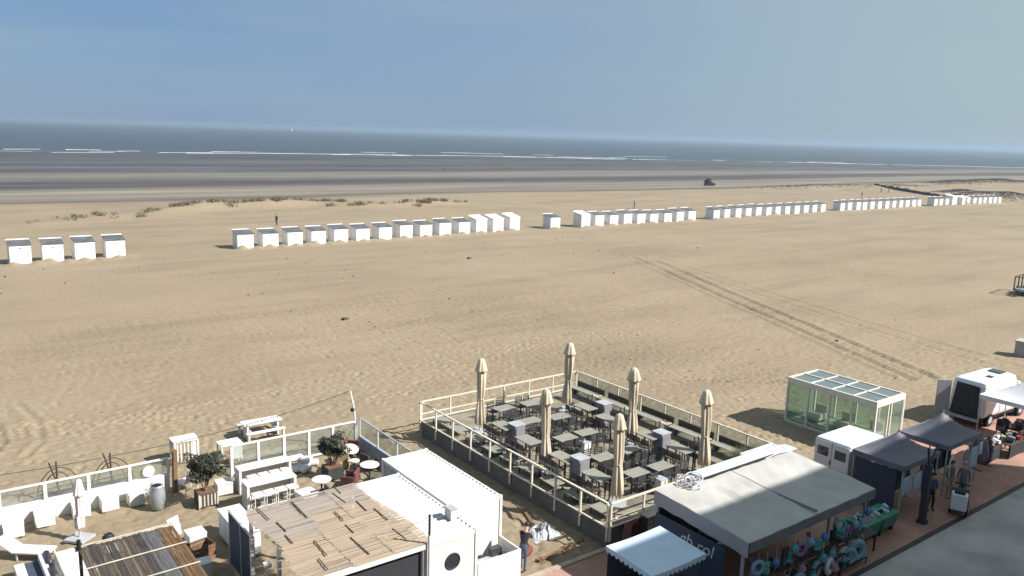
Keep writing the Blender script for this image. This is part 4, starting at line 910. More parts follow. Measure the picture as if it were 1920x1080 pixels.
FAR = [(519, 423, 2.2, 'blue', 'black', 'stand', 'person in dark clothes on the sand behind the row of fourteen huts'), (1189, 391, .5, 'black', 'black', 'stand', 'person in black behind the row of nine huts'), (1616, 370, 1, 'grey', 'black', 'stand', 'person standing alone behind the far tight row of huts'),
       (1652, 361, .2, 'black', 'black', 'walk', 'shorter person of a pair walking near the brushwood fence'), (1666, 362, .3, 'black', 'blue', 'walk', 'taller person of a pair walking near the brushwood fence'), (930, 305, .6, 'grey', 'black', 'walk', 'person walking far out on the wet flats near the surf'), (833, 319, 2.6, 'grey', 'black', 'walk', 'person walking on the dark wet flats inland of the runnels')]
for (a, b_, r, s1, s2, ps, lab) in FAR: person(*sand_at(a, b_), r, 1.78, SH[s1], SH[s2], (.04, .03, .025), ps, lab)

# ------------------------------------------------------------------ things far out
x, y, z = sand_at(1328, 349)
t = thing('beach_tractor', 'dark tractor with raised front blade far out by the wet sand', 'tractor', (x, y, z + .02), 2.6)
TM = mat('tractor_dark', (.05, .055, .05), .5, .2, 3)
B().box(-.5, .5, .3, 1.9, .75, 1.5).build('bonnet', TM, t, bevel=.05); B().box(-.65, .65, -1.0, .28, .7, 1.35).build('body', TM, t)
cbn = B().hexa([(-.65, -.95, 1.36), (.65, -.95, 1.36), (.65, .25, 1.36), (-.65, .25, 1.36)], [(-.58, -.85, 2.55), (.58, -.85, 2.55), (.58, .15, 2.55), (-.58, .15, 2.55)]).build('cab', DARKGLASS, t); B().box(-.66, .66, -.95, .25, 2.552, 2.65).build('roof', GREY, cbn)
for s in (-1, 1):
    for (yy, R, w_) in ((-.7, .85, .45), (1.4, .55, .35)):
        o = B().cyl((s * .62, yy, R), (s * (.62 + w_), yy, R), R, n=20).build('wheel', BLACK, t); B().cyl((s * (.62 + w_ - .02), yy, R), (s * (.63 + w_), yy, R), R * .5, n=14).build('rim', GREY, o)
B().cb((0, 3.1, .55), (2.4, .12, .8), (-.2, 0, 0)).build('blade', TM, t)
for s in (-.6, .6): B().cyl((s, 1.4, .9), (s, 3.05, .5), .07, n=6).build('arm', TM, t)
sp = gp(547, 246, SEA_Z)
t = thing('sailing_boat', 'tiny white sailing boat near the horizon', 'boat', (sp.x, sp.y, SEA_Z), .5)
B().add([(-4, 0, .2), (4.5, 0, .6), (-4, 1.3, 1.2), (1, 1.4, 1.2), (4.9, 0, 1.4), (1, -1.4, 1.2), (-4, -1.3, 1.2)], [(0, 1, 3, 2), (1, 4, 3), (0, 6, 5, 1), (1, 5, 4), (2, 3, 4, 5, 6), (0, 2, 6)]).build('hull', WHITE, t)
B().cyl((.3, 0, 1), (.3, 0, 14), .09).build('mast', GREY, t); B().add([(.1, 0, 2), (.1, 0, 13.5), (-4, .6, 2.3), (.1, .03, 2), (.1, .03, 13.5), (-4, .63, 2.3)], [(0, 1, 2), (3, 5, 4), (0, 2, 5, 3), (1, 4, 5, 2)]).build('mainsail', WHITE, t)
B().add([(.5, 0, 2), (.5, 0, 12), (4.6, -.2, 1.7), (.5, .03, 2), (.5, .03, 12), (4.6, -.17, 1.7)], [(0, 2, 1), (3, 4, 5), (0, 3, 5, 2), (1, 2, 5, 4)]).build('jib', WHITE, t)
x, y, z = sand_at(1905, 553)
t = thing('trailer_frame', 'dark metal trailer with open tube frame standing on the sand', 'trailer', (x + .3, y - .5, z + .02), .1)
B().box(-.2, 3.6, -.9, .9, .45, .62).build('bed', DARK, t); B().box(-1.5, -.2, -.07, .07, .45, .55).build('drawbar', DARK, t)
for xx in (-.1, 1.2, 2.4, 3.5):
    for yy in (-.85, .85): B().box(xx - .05, xx + .05, yy - .05, yy + .05, .62, 1.85).build('upright', DARK, t)
for yy in (-.85, .85): B().box(-.15, 3.55, yy - .045, yy + .045, 1.852, 1.93).build('top_bar', DARK, t)
for xx in (-.1, 3.5): B().box(xx - .045, xx + .045, -.8, .8, 1.852, 1.92).build('cross_bar', DARK, t)
for yy in (-1.0, 1.0): B().cyl((1.8, yy - .1, .35), (1.8, yy + .1, .35), .35, n=18).build('wheel', BLACK, t)
B().box(-1.1, -.4, -.4, .4, .56, .8).build('toolbox', GREY, t)
x, y, z = sand_at(1915, 668)
t = thing('concrete_block', 'upright grey concrete block on the sand near the promenade', 'block', (x + .3, y, z), .1); B().box(-.45, .6, -.5, .5, 0, 1.1).build('body', mat('concrete', (.33, .32, .31), .85, .12, 2, .2, 12), t, bevel=.02); B().box(-.5, .65, -.55, .55, 1.102, 1.18).build('cap', mat('concrete', (.33, .32, .31)), t)

# ------------------------------------------------------------------ big stall with the grey sheet roof
TARP = mat('grey_tarpaulin', (.40, .385, .36), .6, .16, .7, .3, 3.5, detail=8)
EDGE = mat('tarp_edge', (.16, .16, .18), .6, .15, 3)
t = thing('beach_shop', 'beach toy stall under a wide sagging grey tarpaulin roof beside the terrace', 'stall', (20.0, 14.0, 0)); W_, D_ = 7.2, 3.95
def sag(x0, x1, y0, y1, zf, n=26):
    b = B(); vs = []
    for j in range(n + 1):
        for i in range(n + 1):
            u, v = i / n, j / n
            zz = zf(x0 + (x1 - x0) * u, y0 + (y1 - y0) * v); vs.append((x0 + (x1 - x0) * u, y0 + (y1 - y0) * v, zz))
    b.add(vs, [(j * (n + 1) + i, j * (n + 1) + i + 1, (j + 1) * (n + 1) + i + 1, (j + 1) * (n + 1) + i) for j in range(n) for i in range(n)]); return b
def roof_z(x, y): return 2.86 + .26 * max(0, y / D_) ** .8 - .07 * math.sin(math.pi * (x % 3.6) / 3.6) * math.sin(math.pi * min(1, max(0, y / D_))) + .009 * math.sin(5 * x + 3 * y) + .006 * math.sin(9 * x - 7 * y + 1) + (.10 if 2.2 < x < 3.0 else 0) * math.exp(-((y - 2.3) / .5) ** 2)
sag(0, 3.58, 0, D_, roof_z).build('tarpaulin', TARP, t, smooth=True); sag(3.62, W_, 0, D_, roof_z).build('tarpaulin', TARP, t, smooth=True)
# hanging valances
def val(p, q, z0f, drop, nm='valance', m=EDGE):
    p, q = Vector(p), Vector(q); n = 18; vs = []
    nn = Vector((-(q - p).y, (q - p).x, 0)).normalized() * .012
    for k in range(n + 1):
        c = p + (q - p) * k / n; zt = z0f(c.x, c.y) + .003; dd = drop * (1 + .03 * math.sin(k * 1.9))
        vs += [c + nn + Vector((0, 0, zt)), c + nn + Vector((0, 0, zt - dd)), c - nn + Vector((0, 0, zt)), c - nn + Vector((0, 0, zt - dd))]
    B().add(vs, [f for k in range(n) for f in ((4 * k, 4 * k + 1, 4 * k + 5, 4 * k + 4), (4 * k + 2, 4 * k + 6, 4 * k + 7, 4 * k + 3), (4 * k + 1, 4 * k + 3, 4 * k + 7, 4 * k + 5), (4 * k, 4 * k + 4, 4 * k + 6, 4 * k + 2))]).build(nm, m, t)
val((0, -.02, 0), (W_, -.02, 0), roof_z, .34); val((-.02, 0, 0), (-.02, D_, 0), roof_z, .5, m=mat('grey_side_tarp', (.36, .36, .37), .6, .1, 1)); val((W_ + .02, 0, 0), (W_ + .02, D_, 0), roof_z, .34)
B().box(3.56, 3.64, .02, D_, 2.93, 2.99).build('roof_seam', EDGE, t)
for xx in (.1, 2.4, 4.8, W_ - .1):
    for yy in (.25, D_ - .1): B().box(xx - .04, xx + .04, yy - .04, yy + .04, 0, 2.74).build('post', GREY, t)
B().box(.15, W_ - .15, D_ - .05, D_, .1, 2.7).build('back_wall', NAVY, t)
B().box(.02, .06, .9, D_ - .1, .6, 2.3).build('side_board', mat('sign_blue', (.035, .06, .10), .6, .12, 3), t)
# lettering on the side board, as far as it can be read
def lettering(txt, size, m, parent, M, name='lettering'):
    cu = bpy.data.curves.new('txt', 'FONT'); cu.body = txt; cu.size = size; cu.extrude = .004; cu.shear = .2
    o = bpy.data.objects.new('txt', cu); C.objects.link(o); dg = bpy.context.evaluated_depsgraph_get(); me = bpy.data.meshes.new_from_object(o.evaluated_get(dg)); bpy.data.objects.remove(o)
    me.materials.clear(); me.materials.append(m); o = bpy.data.objects.new(name, me); C.objects.link(o); o.parent = parent; o.matrix_local = M
CHALK = mat('chalk_letters', (.62, .66, .68), .7, .1, 6)
lettering('gb rol', .60, CHALK, t, Matrix(((0, 0, -1, .012), (-1, 0, 0, 2.75), (0, 1, 0, 1.72), (0, 0, 0, 1))))
# white ledge along the rear of the roof and a coil of cables on it
t2 = thing('roof_ledge', 'long bluish-white fascia board lying along the back of the stall roof', 'board', (22.0, 17.6, 3.1)); B().box(0, 4.2, 0, .55, .0, .1).build('top', mat('pale_blue_board', (.50, .54, .60), .5, .08, 2), t2); B().box(.02, 4.18, -.03, -.002, -.28, .08).build('front_edge', BLACK, t2)
t2 = thing('cable_coil', 'tangled pale cables heaped on the corner of the stall roof', 'cables', (21.35, 17.6, 3.12)); r_ = random.Random(4)
for k in range(9): B().torus((r_.uniform(-.3, .5), r_.uniform(-.2, .25), .02 + .03 * k * .5), r_.uniform(.16, .34), .02, 16, 5, (r_.uniform(-.35, .35), r_.uniform(-.35, .35), 0)).build('loop', GREY if k % 3 else WHITE, t2)
t2 = thing('folded_tarpaulin', 'pale tarpaulin folded over the rear corner of the stall roof', 'tarpaulin', (25.8, 17.6, 3.1)); sag(-.2, 1.8, -.1, 1.1, lambda a, b_: .04 + .08 * math.sin(a * 3) * .4 - .35 * max(0, b_ - .45)).build('sheet', mat('pale_tarp', (.60, .60, .58), .6, .1, 1), t2, smooth=True); B().cyl((-.2, 1.1, -.2), (1.8, 1.1, -.2), .05).build('roll', WHITE, t2)

# small awning with scalloped edge
AW = mat('pale_blue_awning', (.52, .64, .76), .55, .05, 1.5, .08, 8)
t = thing('scalloped_awning', 'small pale blue-white awning with scalloped trim beside the big grey stall', 'awning', (16.65, 14.85, 0)); w, d = 2.4, 1.95
az = lambda x, y: 2.42 + .10 * y / d - .04 * math.sin(math.pi * x / w)
sag(0, w, 0, d, az).build('canopy', AW, t, smooth=True)
def scallop(p, q, n):
    p, q = Vector(p), Vector(q); b = B()
    for k in range(n):
        a, c = p + (q - p) * k / n, p + (q - p) * (k + 1) / n; z0, z1 = az(a.x, a.y) + .002, az(c.x, c.y) + .002
        vs = [a + Vector((0, 0, z0)), c + Vector((0, 0, z1))]
        for j in range(7): s = 1 - j / 6; vs.append(a + (c - a) * s + Vector((0, 0, min(z0, z1) - .10 - .09 * math.sin(math.pi * s))))
        b.add(vs, [tuple(range(len(vs)))])
    b.build('scalloped_trim', AW, t)
scallop((0, -.01, 0), (w, -.01, 0), 12); scallop((-.01, 0, 0), (-.01, d, 0), 10); scallop((w + .01, 0, 0), (w + .01, d, 0), 10)
for xx in (.06, w - .06):
    for yy in (.06, d - .06): B().cyl((xx, yy, 0), (xx, yy, 2.36), .03, n=8).build('post', DARK, t)
B().box(.15, w - .15, .5, d - .2, 0, .95).build('counter', BROWN, t); B().box(.1, w - .1, d - .1, d - .06, 0, 2.2).build('back_wall', NAVY, t)

# ------------------------------------------------------------------ goods in front of the stall
PAL = {n: mat('toy_' + n, c, .45, .08, 4) for n, c in dict(blue=(.05, .16, .42), sky=(.18, .32, .44), pink=(.3, .16, .22), red=(.45, .05, .05), yellow=(.35, .3, .12), green=(.06, .28, .16), white=(.55, .57, .6), teal=(.05, .3, .32), black=(.02, .02, .024), purple=(.2, .12, .3)).items()}
r_ = random.Random(12)
def shelf(x, y, lab):
    t = thing('display_shelf', lab, 'shelf', (x, y, 0))
    for z_ in (.25, .75, 1.25): B().box(-.85, .85, -.25 + z_ * .12, .3, z_, z_ + .04).build('board', DARKWOOD, t)
    for s in (-.85, .82): B().box(s, s + .03, .25, .31, 0, 1.6).build('upright', DARK, t); B().box(s, s + .03, -.2, -.16, 0, .25).build('foot', DARK, t)
for k, q in enumerate(['beside the scalloped awning', 'under the first tarpaulin half', 'under the tarpaulin seam', 'next to the green crates']): shelf(21.0 + k * 1.75, 14.15, 'dark display shelf of toys ' + q)
cnames = list(PAL)
def toy(kind, x, y, z, col, lab):
    m = PAL[col]; t = thing(kind, lab, 'toy', (x, y, z), r_.uniform(0, 6), 'toys on the stall shelves')
    if kind == 'toy_bucket':
        B().lathe([(.08, 0), (.115, .2), (.125, .2)], 14, cap=False).build('pail', m, t, smooth=True); B().tube([(.12 * math.cos(a), 0, .2 + .1 * math.sin(a)) for a in [math.pi * q / 6 for q in range(7)]], .007, 4).build('handle', PAL['white'], t); B().cyl((0, 0, 0), (0, 0, .01), .08, n=14).build('base', m, t)
    elif kind == 'beach_ball':
        B().ball((0, 0, .19), .19, 16, 10).build('ball', m, t, smooth=True); B().torus((0, 0, .19), .188, .006, 24, 5).build('stripe', PAL['white'], t)
    elif kind == 'swim_ring':
        B().torus((0, 0, .34), .25, .085, 24, 10, (math.pi / 2, 0, 0)).build('ring', m, t, smooth=True); B().cyl((.25, -.09, .36), (.25, -.12, .36), .02).build('valve', PAL['white'], t); t.rotation_euler = (0, 0, r_.uniform(-.4, .4))
    elif kind == 'toy_spade':
        B().cyl((0, 0, .0), (0, .12, .7), .014, n=6).build('shaft', WOOD, t); B().box(-.07, .07, .1, .13, .68, .86).build('blade', m, t)
    elif kind == 'pinwheel':
        B().cyl((0, 0, 0), (0, 0, .6), .008, n=5).build('stick', PAL['white'], t); b = B()
        for q in range(6): a = 6.283 * q / 6; b.add([(0, -.02, .6), (.17 * math.cos(a), -.02, .6 + .17 * math.sin(a)), (.13 * math.cos(a + .7), -.07, .6 + .13 * math.sin(a + .7))], [(0, 1, 2), (0, 2, 1)])
        b.build('vane', m, t); t.rotation_euler = (0, 0, r_.uniform(-.5, .5))
    return t
kinds = ['toy_bucket', 'beach_ball', 'toy_spade', 'swim_ring', 'toy_bucket']
for k in range(64):
    kd = kinds[k % 5]; col = cnames[(k * 7) % len(cnames)]; x = 20.3 + 6.6 * ((k * .618) % 1); lev = (.29, .79, 1.29)[k % 3]
    toy(kd, x, 14.1 + .12 * (k % 3) - .1, lev if kd != 'swim_ring' else .29, col, '%s %s on the stall shelves' % (col, kd.replace('_', ' ')))
toy('swim_ring', 26.35, 13.98, .32, 'sky', 'large pale blue swim ring hung at the end of the stall').scale = (1.25, 1.25, 1.25)
for k in range(9): toy('pinwheel', 26.7 + .16 * k, 14.55 - .05 * (k % 3), .75, 'white', 'white pinwheel standing at the end of the toy stall')
t = thing('display_table', 'dark low table of pinwheels at the end of the toy stall', 'table', (27.4, 14.6, 0)); B().box(-.85, .85, -.35, .3, .7, .75).build('table_top', DARKWOOD, t)
for s in (-.8, .8):
    for q in (-.3, .25): B().box(s - .03, s + .03, q - .03, q + .03, 0, .7).build('leg', DARK, t)
for k, (x, lab) in enumerate([(28.75, 'green mesh bin of small goods beside the pinwheels'), (30.0, 'green mesh bin of small goods next to the blue tent')]):
    t = thing('green_bin', lab, 'bin', (x, 15.1, 0)); B().hexa([(-.5, -.35, .25), (.5, -.35, .25), (.5, .35, .25), (-.5, .35, .25)], [(-.6, -.45, .8), (.6, -.45, .8), (.6, .45, .8), (-.6, .45, .8)]).build('bin', mat('green_bin', (.05, .20, .14), .6, .15, 3), t)
    for s in (-.45, .45): B().box(s - .03, s + .03, -.3, .3, 0, .25).build('leg', DARK, t)
    for q in range(9): B().cb((-.45 + .115 * q, r_.uniform(-.2, .2), .83 + r_.uniform(0, .06)), (.1, .28, .1), (r_.uniform(-.5, .5), r_.uniform(-.4, .4), r_.uniform(0, 3))).build('packet', PAL[('white', 'sky', 'teal', 'black')[q % 4]], t)
# red board and timber counter at the terrace corner
t = thing('red_board', 'faded red board leaning at the terrace corner', 'board', (21.1, 20.05, 0), .05); B().cb((0, 0, .42), (.75, .05, .8), (.12, 0, 0)).build('board', mat('pinkish_red', (.42, .2, .2), .7, .15, 3), t); B().cb((.18, -.04, .38), (.22, .03, .5), (.12, 0, 0)).build('panel', mat('dark_red', (.14, .025, .02), .6, .2, 5), t)
t = thing('timber_counter', 'weathered timber counter against the terrace rail by the scalloped awning', 'counter', (22.4, 19.85, 0)); B().box(-.85, .85, -.28, .28, .92, .98).build('top', WOOD, t); B().box(-.8, .8, -.2, .2, .1, .92).build('body', DARKWOOD, t)
for k in range(5): B().box(-.78 + k * .32, -.5 + k * .32, -.225, -.201, .15, .88).build('panel', WOOD, t)
# crumpled tarpaulin on the sand
t = thing('crumpled_tarp', 'crumpled grey tarpaulin heap on the sand beside the terrace', 'tarpaulin', (18.6, 22.3, 0)); r_ = random.Random(9)
b = sag(-.65, .65, -.5, .5, lambda a, c: max(0, (.32 + .16 * math.sin(9 * a + 2 * c) * math.cos(8 * c) + r_.uniform(-.05, .05)) * (1 - (a / .65) ** 2) * (1 - (c / .5) ** 2)) - .03, 18); b.build('sheet', mat('crumple_grey', (.33, .34, .37), .5, .3, 5), t); B().box(-.25, .2, -.2, .2, -.02, .2).build('bundle', DARK, t, bevel=.03)
for (a, c, lab) in [((17.2, 20.7), (19.6, 21.0), 'long thin timber plank on the sand by the kerb'), ((19.2, 24.2), (18.7, 22.9), 'short timber plank on the sand near the crumpled tarpaulin')]:
    a, c = Vector(a + (.06,)), Vector(c + (.06,)); m_ = (a + c) / 2; dv = c - a; t = thing('timber_plank', lab, 'plank', (m_.x, m_.y, 0), math.atan2(dv.y, dv.x)); B().cb((0, 0, .05), (dv.length, .12, .05)).build('board', BROWN, t); B().box(-dv.length / 2 + .1, -dv.length / 2 + .2, -.1, .1, .076, .1).build('batten', BROWN, t)

# ------------------------------------------------------------------ market tents
TENT = mat('slate_blue_canvas', (.15, .15, .18), .7, .08, 1.5, .1, 10); TWHITE = mat('white_canvas', (.66, .67, .69), .7, .05, 1.5, .1, 10)
def tent(x0, x1, y0, y1, ze, zp, m, lab, name='market_tent', drop=.22):
    t = thing(name, lab, 'tent', ((x0 + x1) / 2, (y0 + y1) / 2, 0)); w, d = (x1 - x0) / 2, (y1 - y0) / 2; n = 16
    def rz_(u, v):
        q = max(abs(u), abs(v)); return zp - (zp - ze) * (1 - (1 - q) ** 1.55) 
    b = B(); vs = [(w * u, d * v, rz_(u, v)) for v in [-1 + 2 * j / n for j in range(n + 1)] for u in [-1 + 2 * i / n for i in range(n + 1)]]
    b.add(vs, [(j * (n + 1) + i, j * (n + 1) + i + 1, (j + 1) * (n + 1) + i + 1, (j + 1) * (n + 1) + i) for j in range(n) for i in range(n)]); b.build('canopy', m, t, smooth=True)
    for (a, c) in (((-w, -d), (w, -d)), ((w, -d), (w, d)), ((w, d), (-w, d)), ((-w, d), (-w, -d))):
        a, c = Vector(a + (0,)), Vector(c + (0,)); dv = (c - a); nn = Vector((dv.y, -dv.x, 0)).normalized() * .012
        B().hexa([a + nn + Vector((0, 0, ze - drop)), c + nn + Vector((0, 0, ze - drop)), c + nn * .2 + Vector((0, 0, ze - drop)), a + nn * .2 + Vector((0, 0, ze - drop))], [a + nn + Vector((0, 0, ze + .005)), c + nn + Vector((0, 0, ze + .005)), c + nn * .2 + Vector((0, 0, ze + .005)), a + nn * .2 + Vector((0, 0, ze + .005))]).build('valance', m, t)
    for sx in (-1, 1):
        for sy in (-1, 1): B().box(sx * (w - .06) - .025, sx * (w - .06) + .025, sy * (d - .06) - .025, sy * (d - .06) + .025, 0, ze - .02).build('leg', GREY, t)
    B().ball((0, 0, zp), .05, 8, 6).build('finial', m, t); return t
tent(31.45, 34.4, 15.1, 17.35, 2.32, 3.2, TENT, 'slate-blue market tent hung with white cloths next to the green bins')
tent(35.35, 38.4, 15.2, 17.4, 2.32, 3.3, TENT, 'slate-blue market tent with purple poncho in front of the glass pavilion')
tent(44.6, 48.0, 14.9, 18.0, 2.3, 3.25, TWHITE, 'white market tent over goods tables in front of the camper van')
def cloth(x, y, z, w, h, m, lab, rz=0, shape='sheet'):
    t = thing('hanging_' + shape, lab, 'cloth', (x, y, z), rz); n = 10; vs = []
    for j in range(n + 1):
        for i in range(n + 1):
            u, v = i / n - .5, j / n; ww = w * (1 + (.25 * v if shape == 'dress' else 0) - (.3 * (v < .15) if shape == 'shirt' else 0)); vs.append((u * ww, .05 * math.sin(9 * u + 2 * v) * v, -h * v))
    fs = [(j * (n + 1) + i, (j + 1) * (n + 1) + i, (j + 1) * (n + 1) + i + 1, j * (n + 1) + i + 1) for j in range(n) for i in range(n)]
    o = B().add(vs, fs).build('fabric', m, t, smooth=True); md = o.modifiers.new('s', 'SOLIDIFY'); md.thickness = .015
    B().tube([(-w * .4, 0, .01), (0, 0, .07), (w * .4, 0, .01)], .01, 4).build('hanger', DARK, t); B().cyl((0, 0, .06), (0, 0, .16), .008, n=4).build('hook', DARK, t)
LB = mat('pale_blue_cloth', (.40, .47, .60), .85, .08, 3); LW = mat('white_cloth', (.66, .68, .72), .85, .06, 3)
cloth(31.75, 15.05, 1.85, .75, .75, LB, 'pale blue sheet hanging under the first slate-blue tent', 0); cloth(32.5, 15.02, 1.85, .7, .8, LB, 'second pale blue sheet hanging beside the first', .1); cloth(33.55, 15.0, 1.75, .7, 1.0, LW, 'white blouse hanging at the corner of the first blue tent', .1, 'shirt'); cloth(33.0, 15.0, 1.8, .3, .9, SH['blue'], 'dark blue scarf hanging between pale sheets and white blouse')
cloth(35.45, 15.05, 1.9, .55, .9, LW, 'white shirt hanging on the second blue tent edge', .2, 'shirt'); cloth(37.0, 15.1, 1.85, .55, .85, mat('grey_green_cloth', (.24, .27, .25), .85, .1, 3), 'grey-green shirt hanging in the middle of the second blue tent', 0, 'shirt'); cloth(37.7, 15.1, 1.85, .6, 1.0, LB, 'pale blue dress hanging at the second blue tent', 0, 'dress'); cloth(38.3, 15.1, 1.95, .3, .6, LW, 'narrow white towel beside the purple poncho')
t = thing('hanging_poncho', 'rounded purple poncho hanging from the corner of the second blue tent', 'poncho', (38.75, 15.3, .8)); B().lathe([(.08, 1.15), (.26, 1.08), (.36, .7), (.38, .35), (.3, .02)], 24, fr=lambda k, a: 1 + .05 * math.cos(7 * a)).build('fabric', mat('purple_cloth', (.17, .13, .18), .85, .15, 4), t, smooth=True); B().cyl((0, 0, 1.14), (0, 0, 1.42), .01).build('hook', DARK, t)
t = thing('tent_side_sheet', 'dark slate side sheet hanging behind the first blue tent', 'sheet', (31.5, 16.3, 0)); B().box(-.02, .02, -.9, .9, .05, 2.0).build('fabric', NAVY, t); B().cyl((0, -.92, 2.02), (0, .92, 2.02), .02).build('rod', DARK, t)
for (x, y, q) in [(32.9, 16.2, 'in the shade of the first blue tent'), (36.8, 16.3, 'in the shade of the second blue tent')]:
    t = thing('clothes_rail', 'clothes rail of dark garments ' + q, 'rail', (x, y, 0)); B().cyl((-1.1, 0, 1.5), (1.1, 0, 1.5), .02).build('bar', GREY, t)
    for s in (-1.1, 1.1): B().cyl((s, 0, 0), (s, 0, 1.5), .02).build('upright', GREY, t); B().box(s - .03, s + .03, -.3, .3, 0, .04).build('foot', GREY, t)
    for k in range(12): B().cb((-.95 + k * .17, 0, 1.03), (.1, .42, .85), (0, 0, .1)).build('garment', (SH['blue'], SH['grey'], NAVY, SH['black'], SH['white'])[k % 5], t, bevel=.03)
# goods tables under and before the white tent
r_ = random.Random(15)
for k, (x, y, rz, lab) in enumerate([(41.6, 16.2, .05, 'table heaped with bags between the purple poncho and white tent'), (43.4, 15.9, 0, 'table heaped with small goods at the white tent edge'), (46.0, 16.3, 0, 'table of goods under the white tent')]):
    t = thing('goods_table', lab, 'table', (x, y, 0), rz); B().box(-.85, .85, -.45, .45, .68, .73).build('table_top', DARKWOOD, t); B().box(-.84, .84, -.46, -.451, .08, .68).build('skirt', SH['black'], t)
    for s in (-.8, .8):
        for q in (-.4, .4): B().box(s - .03, s + .03, q - .03, q + .03, 0, .68).build('leg', DARK, t)
    for q in range(26): B().cb((r_.uniform(-.75, .75), r_.uniform(-.38, .38), .82 + r_.uniform(0, .12)), (r_.uniform(.15, .3), r_.uniform(.12, .25), r_.uniform(.12, .25)), (r_.uniform(-.4, .4), r_.uniform(-.4, .4), r_.uniform(0, 3))).build('parcel', (SH['black'], SH['grey'], SH['white'], DARKWOOD, SH['red'], SH['khaki'])[q % 6], t, bevel=.03)
for k, (x, y, lab) in enumerate([(40.3, 15.8, 'black rack of bags just past the purple poncho'), (44.9, 16.9, 'black rack under the white tent')]):
    t = thing('bag_rack', lab, 'rack', (x, y, 0))
    for s in (-.5, .5): B().box(s - .02, s + .02, -.02, .02, 0, 1.5).build('upright', DARK, t); B().box(s - .02, s + .02, -.3, .3, 0, .04).build('foot', DARK, t)
    B().box(-.52, .52, -.02, .02, 1.48, 1.52).build('bar', DARK, t)
    for q in range(8): B().cb((-.42 + .12 * q, r_.uniform(-.15, .15), 1.0 + r_.uniform(-.3, .3)), (.22, .3, .36), (0, 0, r_.uniform(-.4, .4))).build('bag', (SH['black'], SH['grey'], DARKWOOD, SH['blue'])[q % 4], t, bevel=.05)

# ------------------------------------------------------------------ glass pavilion
gx0, gx1, gy0, gy1, gh = 37.7, 40.45, 19.8, 24.9, 2.55
t = thing('glass_pavilion', 'white-framed glass pavilion with a glazed roof on the sand', 'pavilion', (gx0, gy0, 0)); w, d = gx1 - gx0, gy1 - gy0
PF = mat('ivory_frame', (.62, .60, .54), .45, .05, 3); RG = mat('roof_glass', (.12, .145, .14), .2, .15, 2, spec=.6)
B().box(0, w, 0, d, -.2, .08).build('floor', WOOD, t)
for k in range(5):
    y = .05 + (d - .1) * k / 4
    for x in (.05, w - .05): B().box(x - .05, x + .05, y - .05, y + .05, .08, gh - .3).build('post', PF, t)
for k in range(4):
    y0, y1 = .1 + (d - .1) * k / 4, (d - .1) * (k + 1) / 4
    for x in (.05, w - .05):
        B().box(x - .008, x + .008, y0 + .02, y1 - .02, .14, gh - .32).build('glass_pane', GLASS, t)
B().box(.1, w - .1, d - .06, d - .044, .14, gh - .32).build('glass_pane', GLASS, t)
for (x0, x1) in ((.12, w * .45), (w * .55, w - .12)):
    B().box(x0, x1, .045, .055, .14, gh - .36).build('glass_door', GLASS, t)
    for q in (x0, x1): B().box(q - .04, q + .04, .02, .08, .08, gh - .3).build('door_stile', PF, t)
for x in (0, w - .1): B().box(x, x + .1, .002, d - .002, gh - .3, gh).build('fascia', PF, t); B().box(x + .01, x + .09, .1, d - .1, .081, .14).build('sill', PF, t)
for y in (0, d - .1): B().box(.102, w - .102, y, y + .1, gh - .3, gh + .0).build('fascia', PF, t)
for i in range(2):
    for j in range(4):
        x0, x1 = .12 + i * (w - .24) / 2, .12 + (i + 1) * (w - .24) / 2; y0, y1 = .12 + j * (d - .24) / 4, .12 + (j + 1) * (d - .24) / 4
        rp_ = B().box(x0 + .05, x1 - .05, y0 + .04, y1 - .04, gh - .06, gh - .035).build('roof_pane', RG, t)
        B().box(x0 + .05, x1 - .05, y0 - .035, y0 + .035, gh - .08, gh - .002).build('glazing_bar', PF, rp_)
B().box(w / 2 - .045, w / 2 + .045, .101, d - .101, gh - .08, gh + .01).build('ridge_bar', PF, t)
for k, y in enumerate((.9, 2.5, 4.1)):
    q = thing('pavilion_seat', ['pale cushioned seat inside the glass pavilion by its doors', 'pale cushioned seat in the middle of the glass pavilion', 'white wicker seat at the seaward end inside the glass pavilion'][k], 'seat', (gx0 + 1.5, gy0 + y, .08)); m_ = mat('pale_cushion', (.5, .5, .45), .8, .1, 4) if k < 2 else WHITE
    B().box(-.45, .45, -.35, .35, .1, .42).build('seat', m_, q, bevel=.04); B().box(.36, .48, -.35, .35, .1, .85).build('backrest', m_, q, bevel=.03); B().box(-.4, .4, -.3, .3, 0, .1).build('base', DARK, q)

# ------------------------------------------------------------------ vehicles
VW = mat('van_white', (.66, .67, .68), .3, .03, 1, spec=.5)
def wheels(t, spots, R, w=.22):
    for (x, y) in spots:
        s = 1 if y > 0 else -1; o = B().cyl((x, y - s * w, R), (x, y, R), R, n=20).build('wheel', BLACK, t); B().cyl((x, y - s * .02, R), (x, y + s * .012, R), R * .55, n=14).build('rim', GREY, o)
t = thing('box_van', 'white box van parked behind the first slate-blue tent', 'van', (33.0, 18.5, 0), .0)   
B().box(-1.15, 1.5, -.85, .85, .45, 2.2).build('cargo_box', VW, t, bevel=.09)
B().hexa([(1.51, -.82, .45), (2.8, -.8, .45), (2.8, .8, .45), (1.51, .82, .45)], [(1.51, -.78, 2.0), (2.05, -.72, 1.95), (2.05, .72, 1.95), (1.51, .78, 2.0)]).build('cab', VW, t, bevel=.06)
B().hexa([(2.16, -.68, 1.32), (2.58, -.7, 1.15), (2.58, .7, 1.15), (2.16, .68, 1.32)], [(2.04, -.64, 1.9), (2.2, -.66, 1.86), (2.2, .66, 1.86), (2.04, .64, 1.9)]).build('windscreen', DARKGLASS, t)
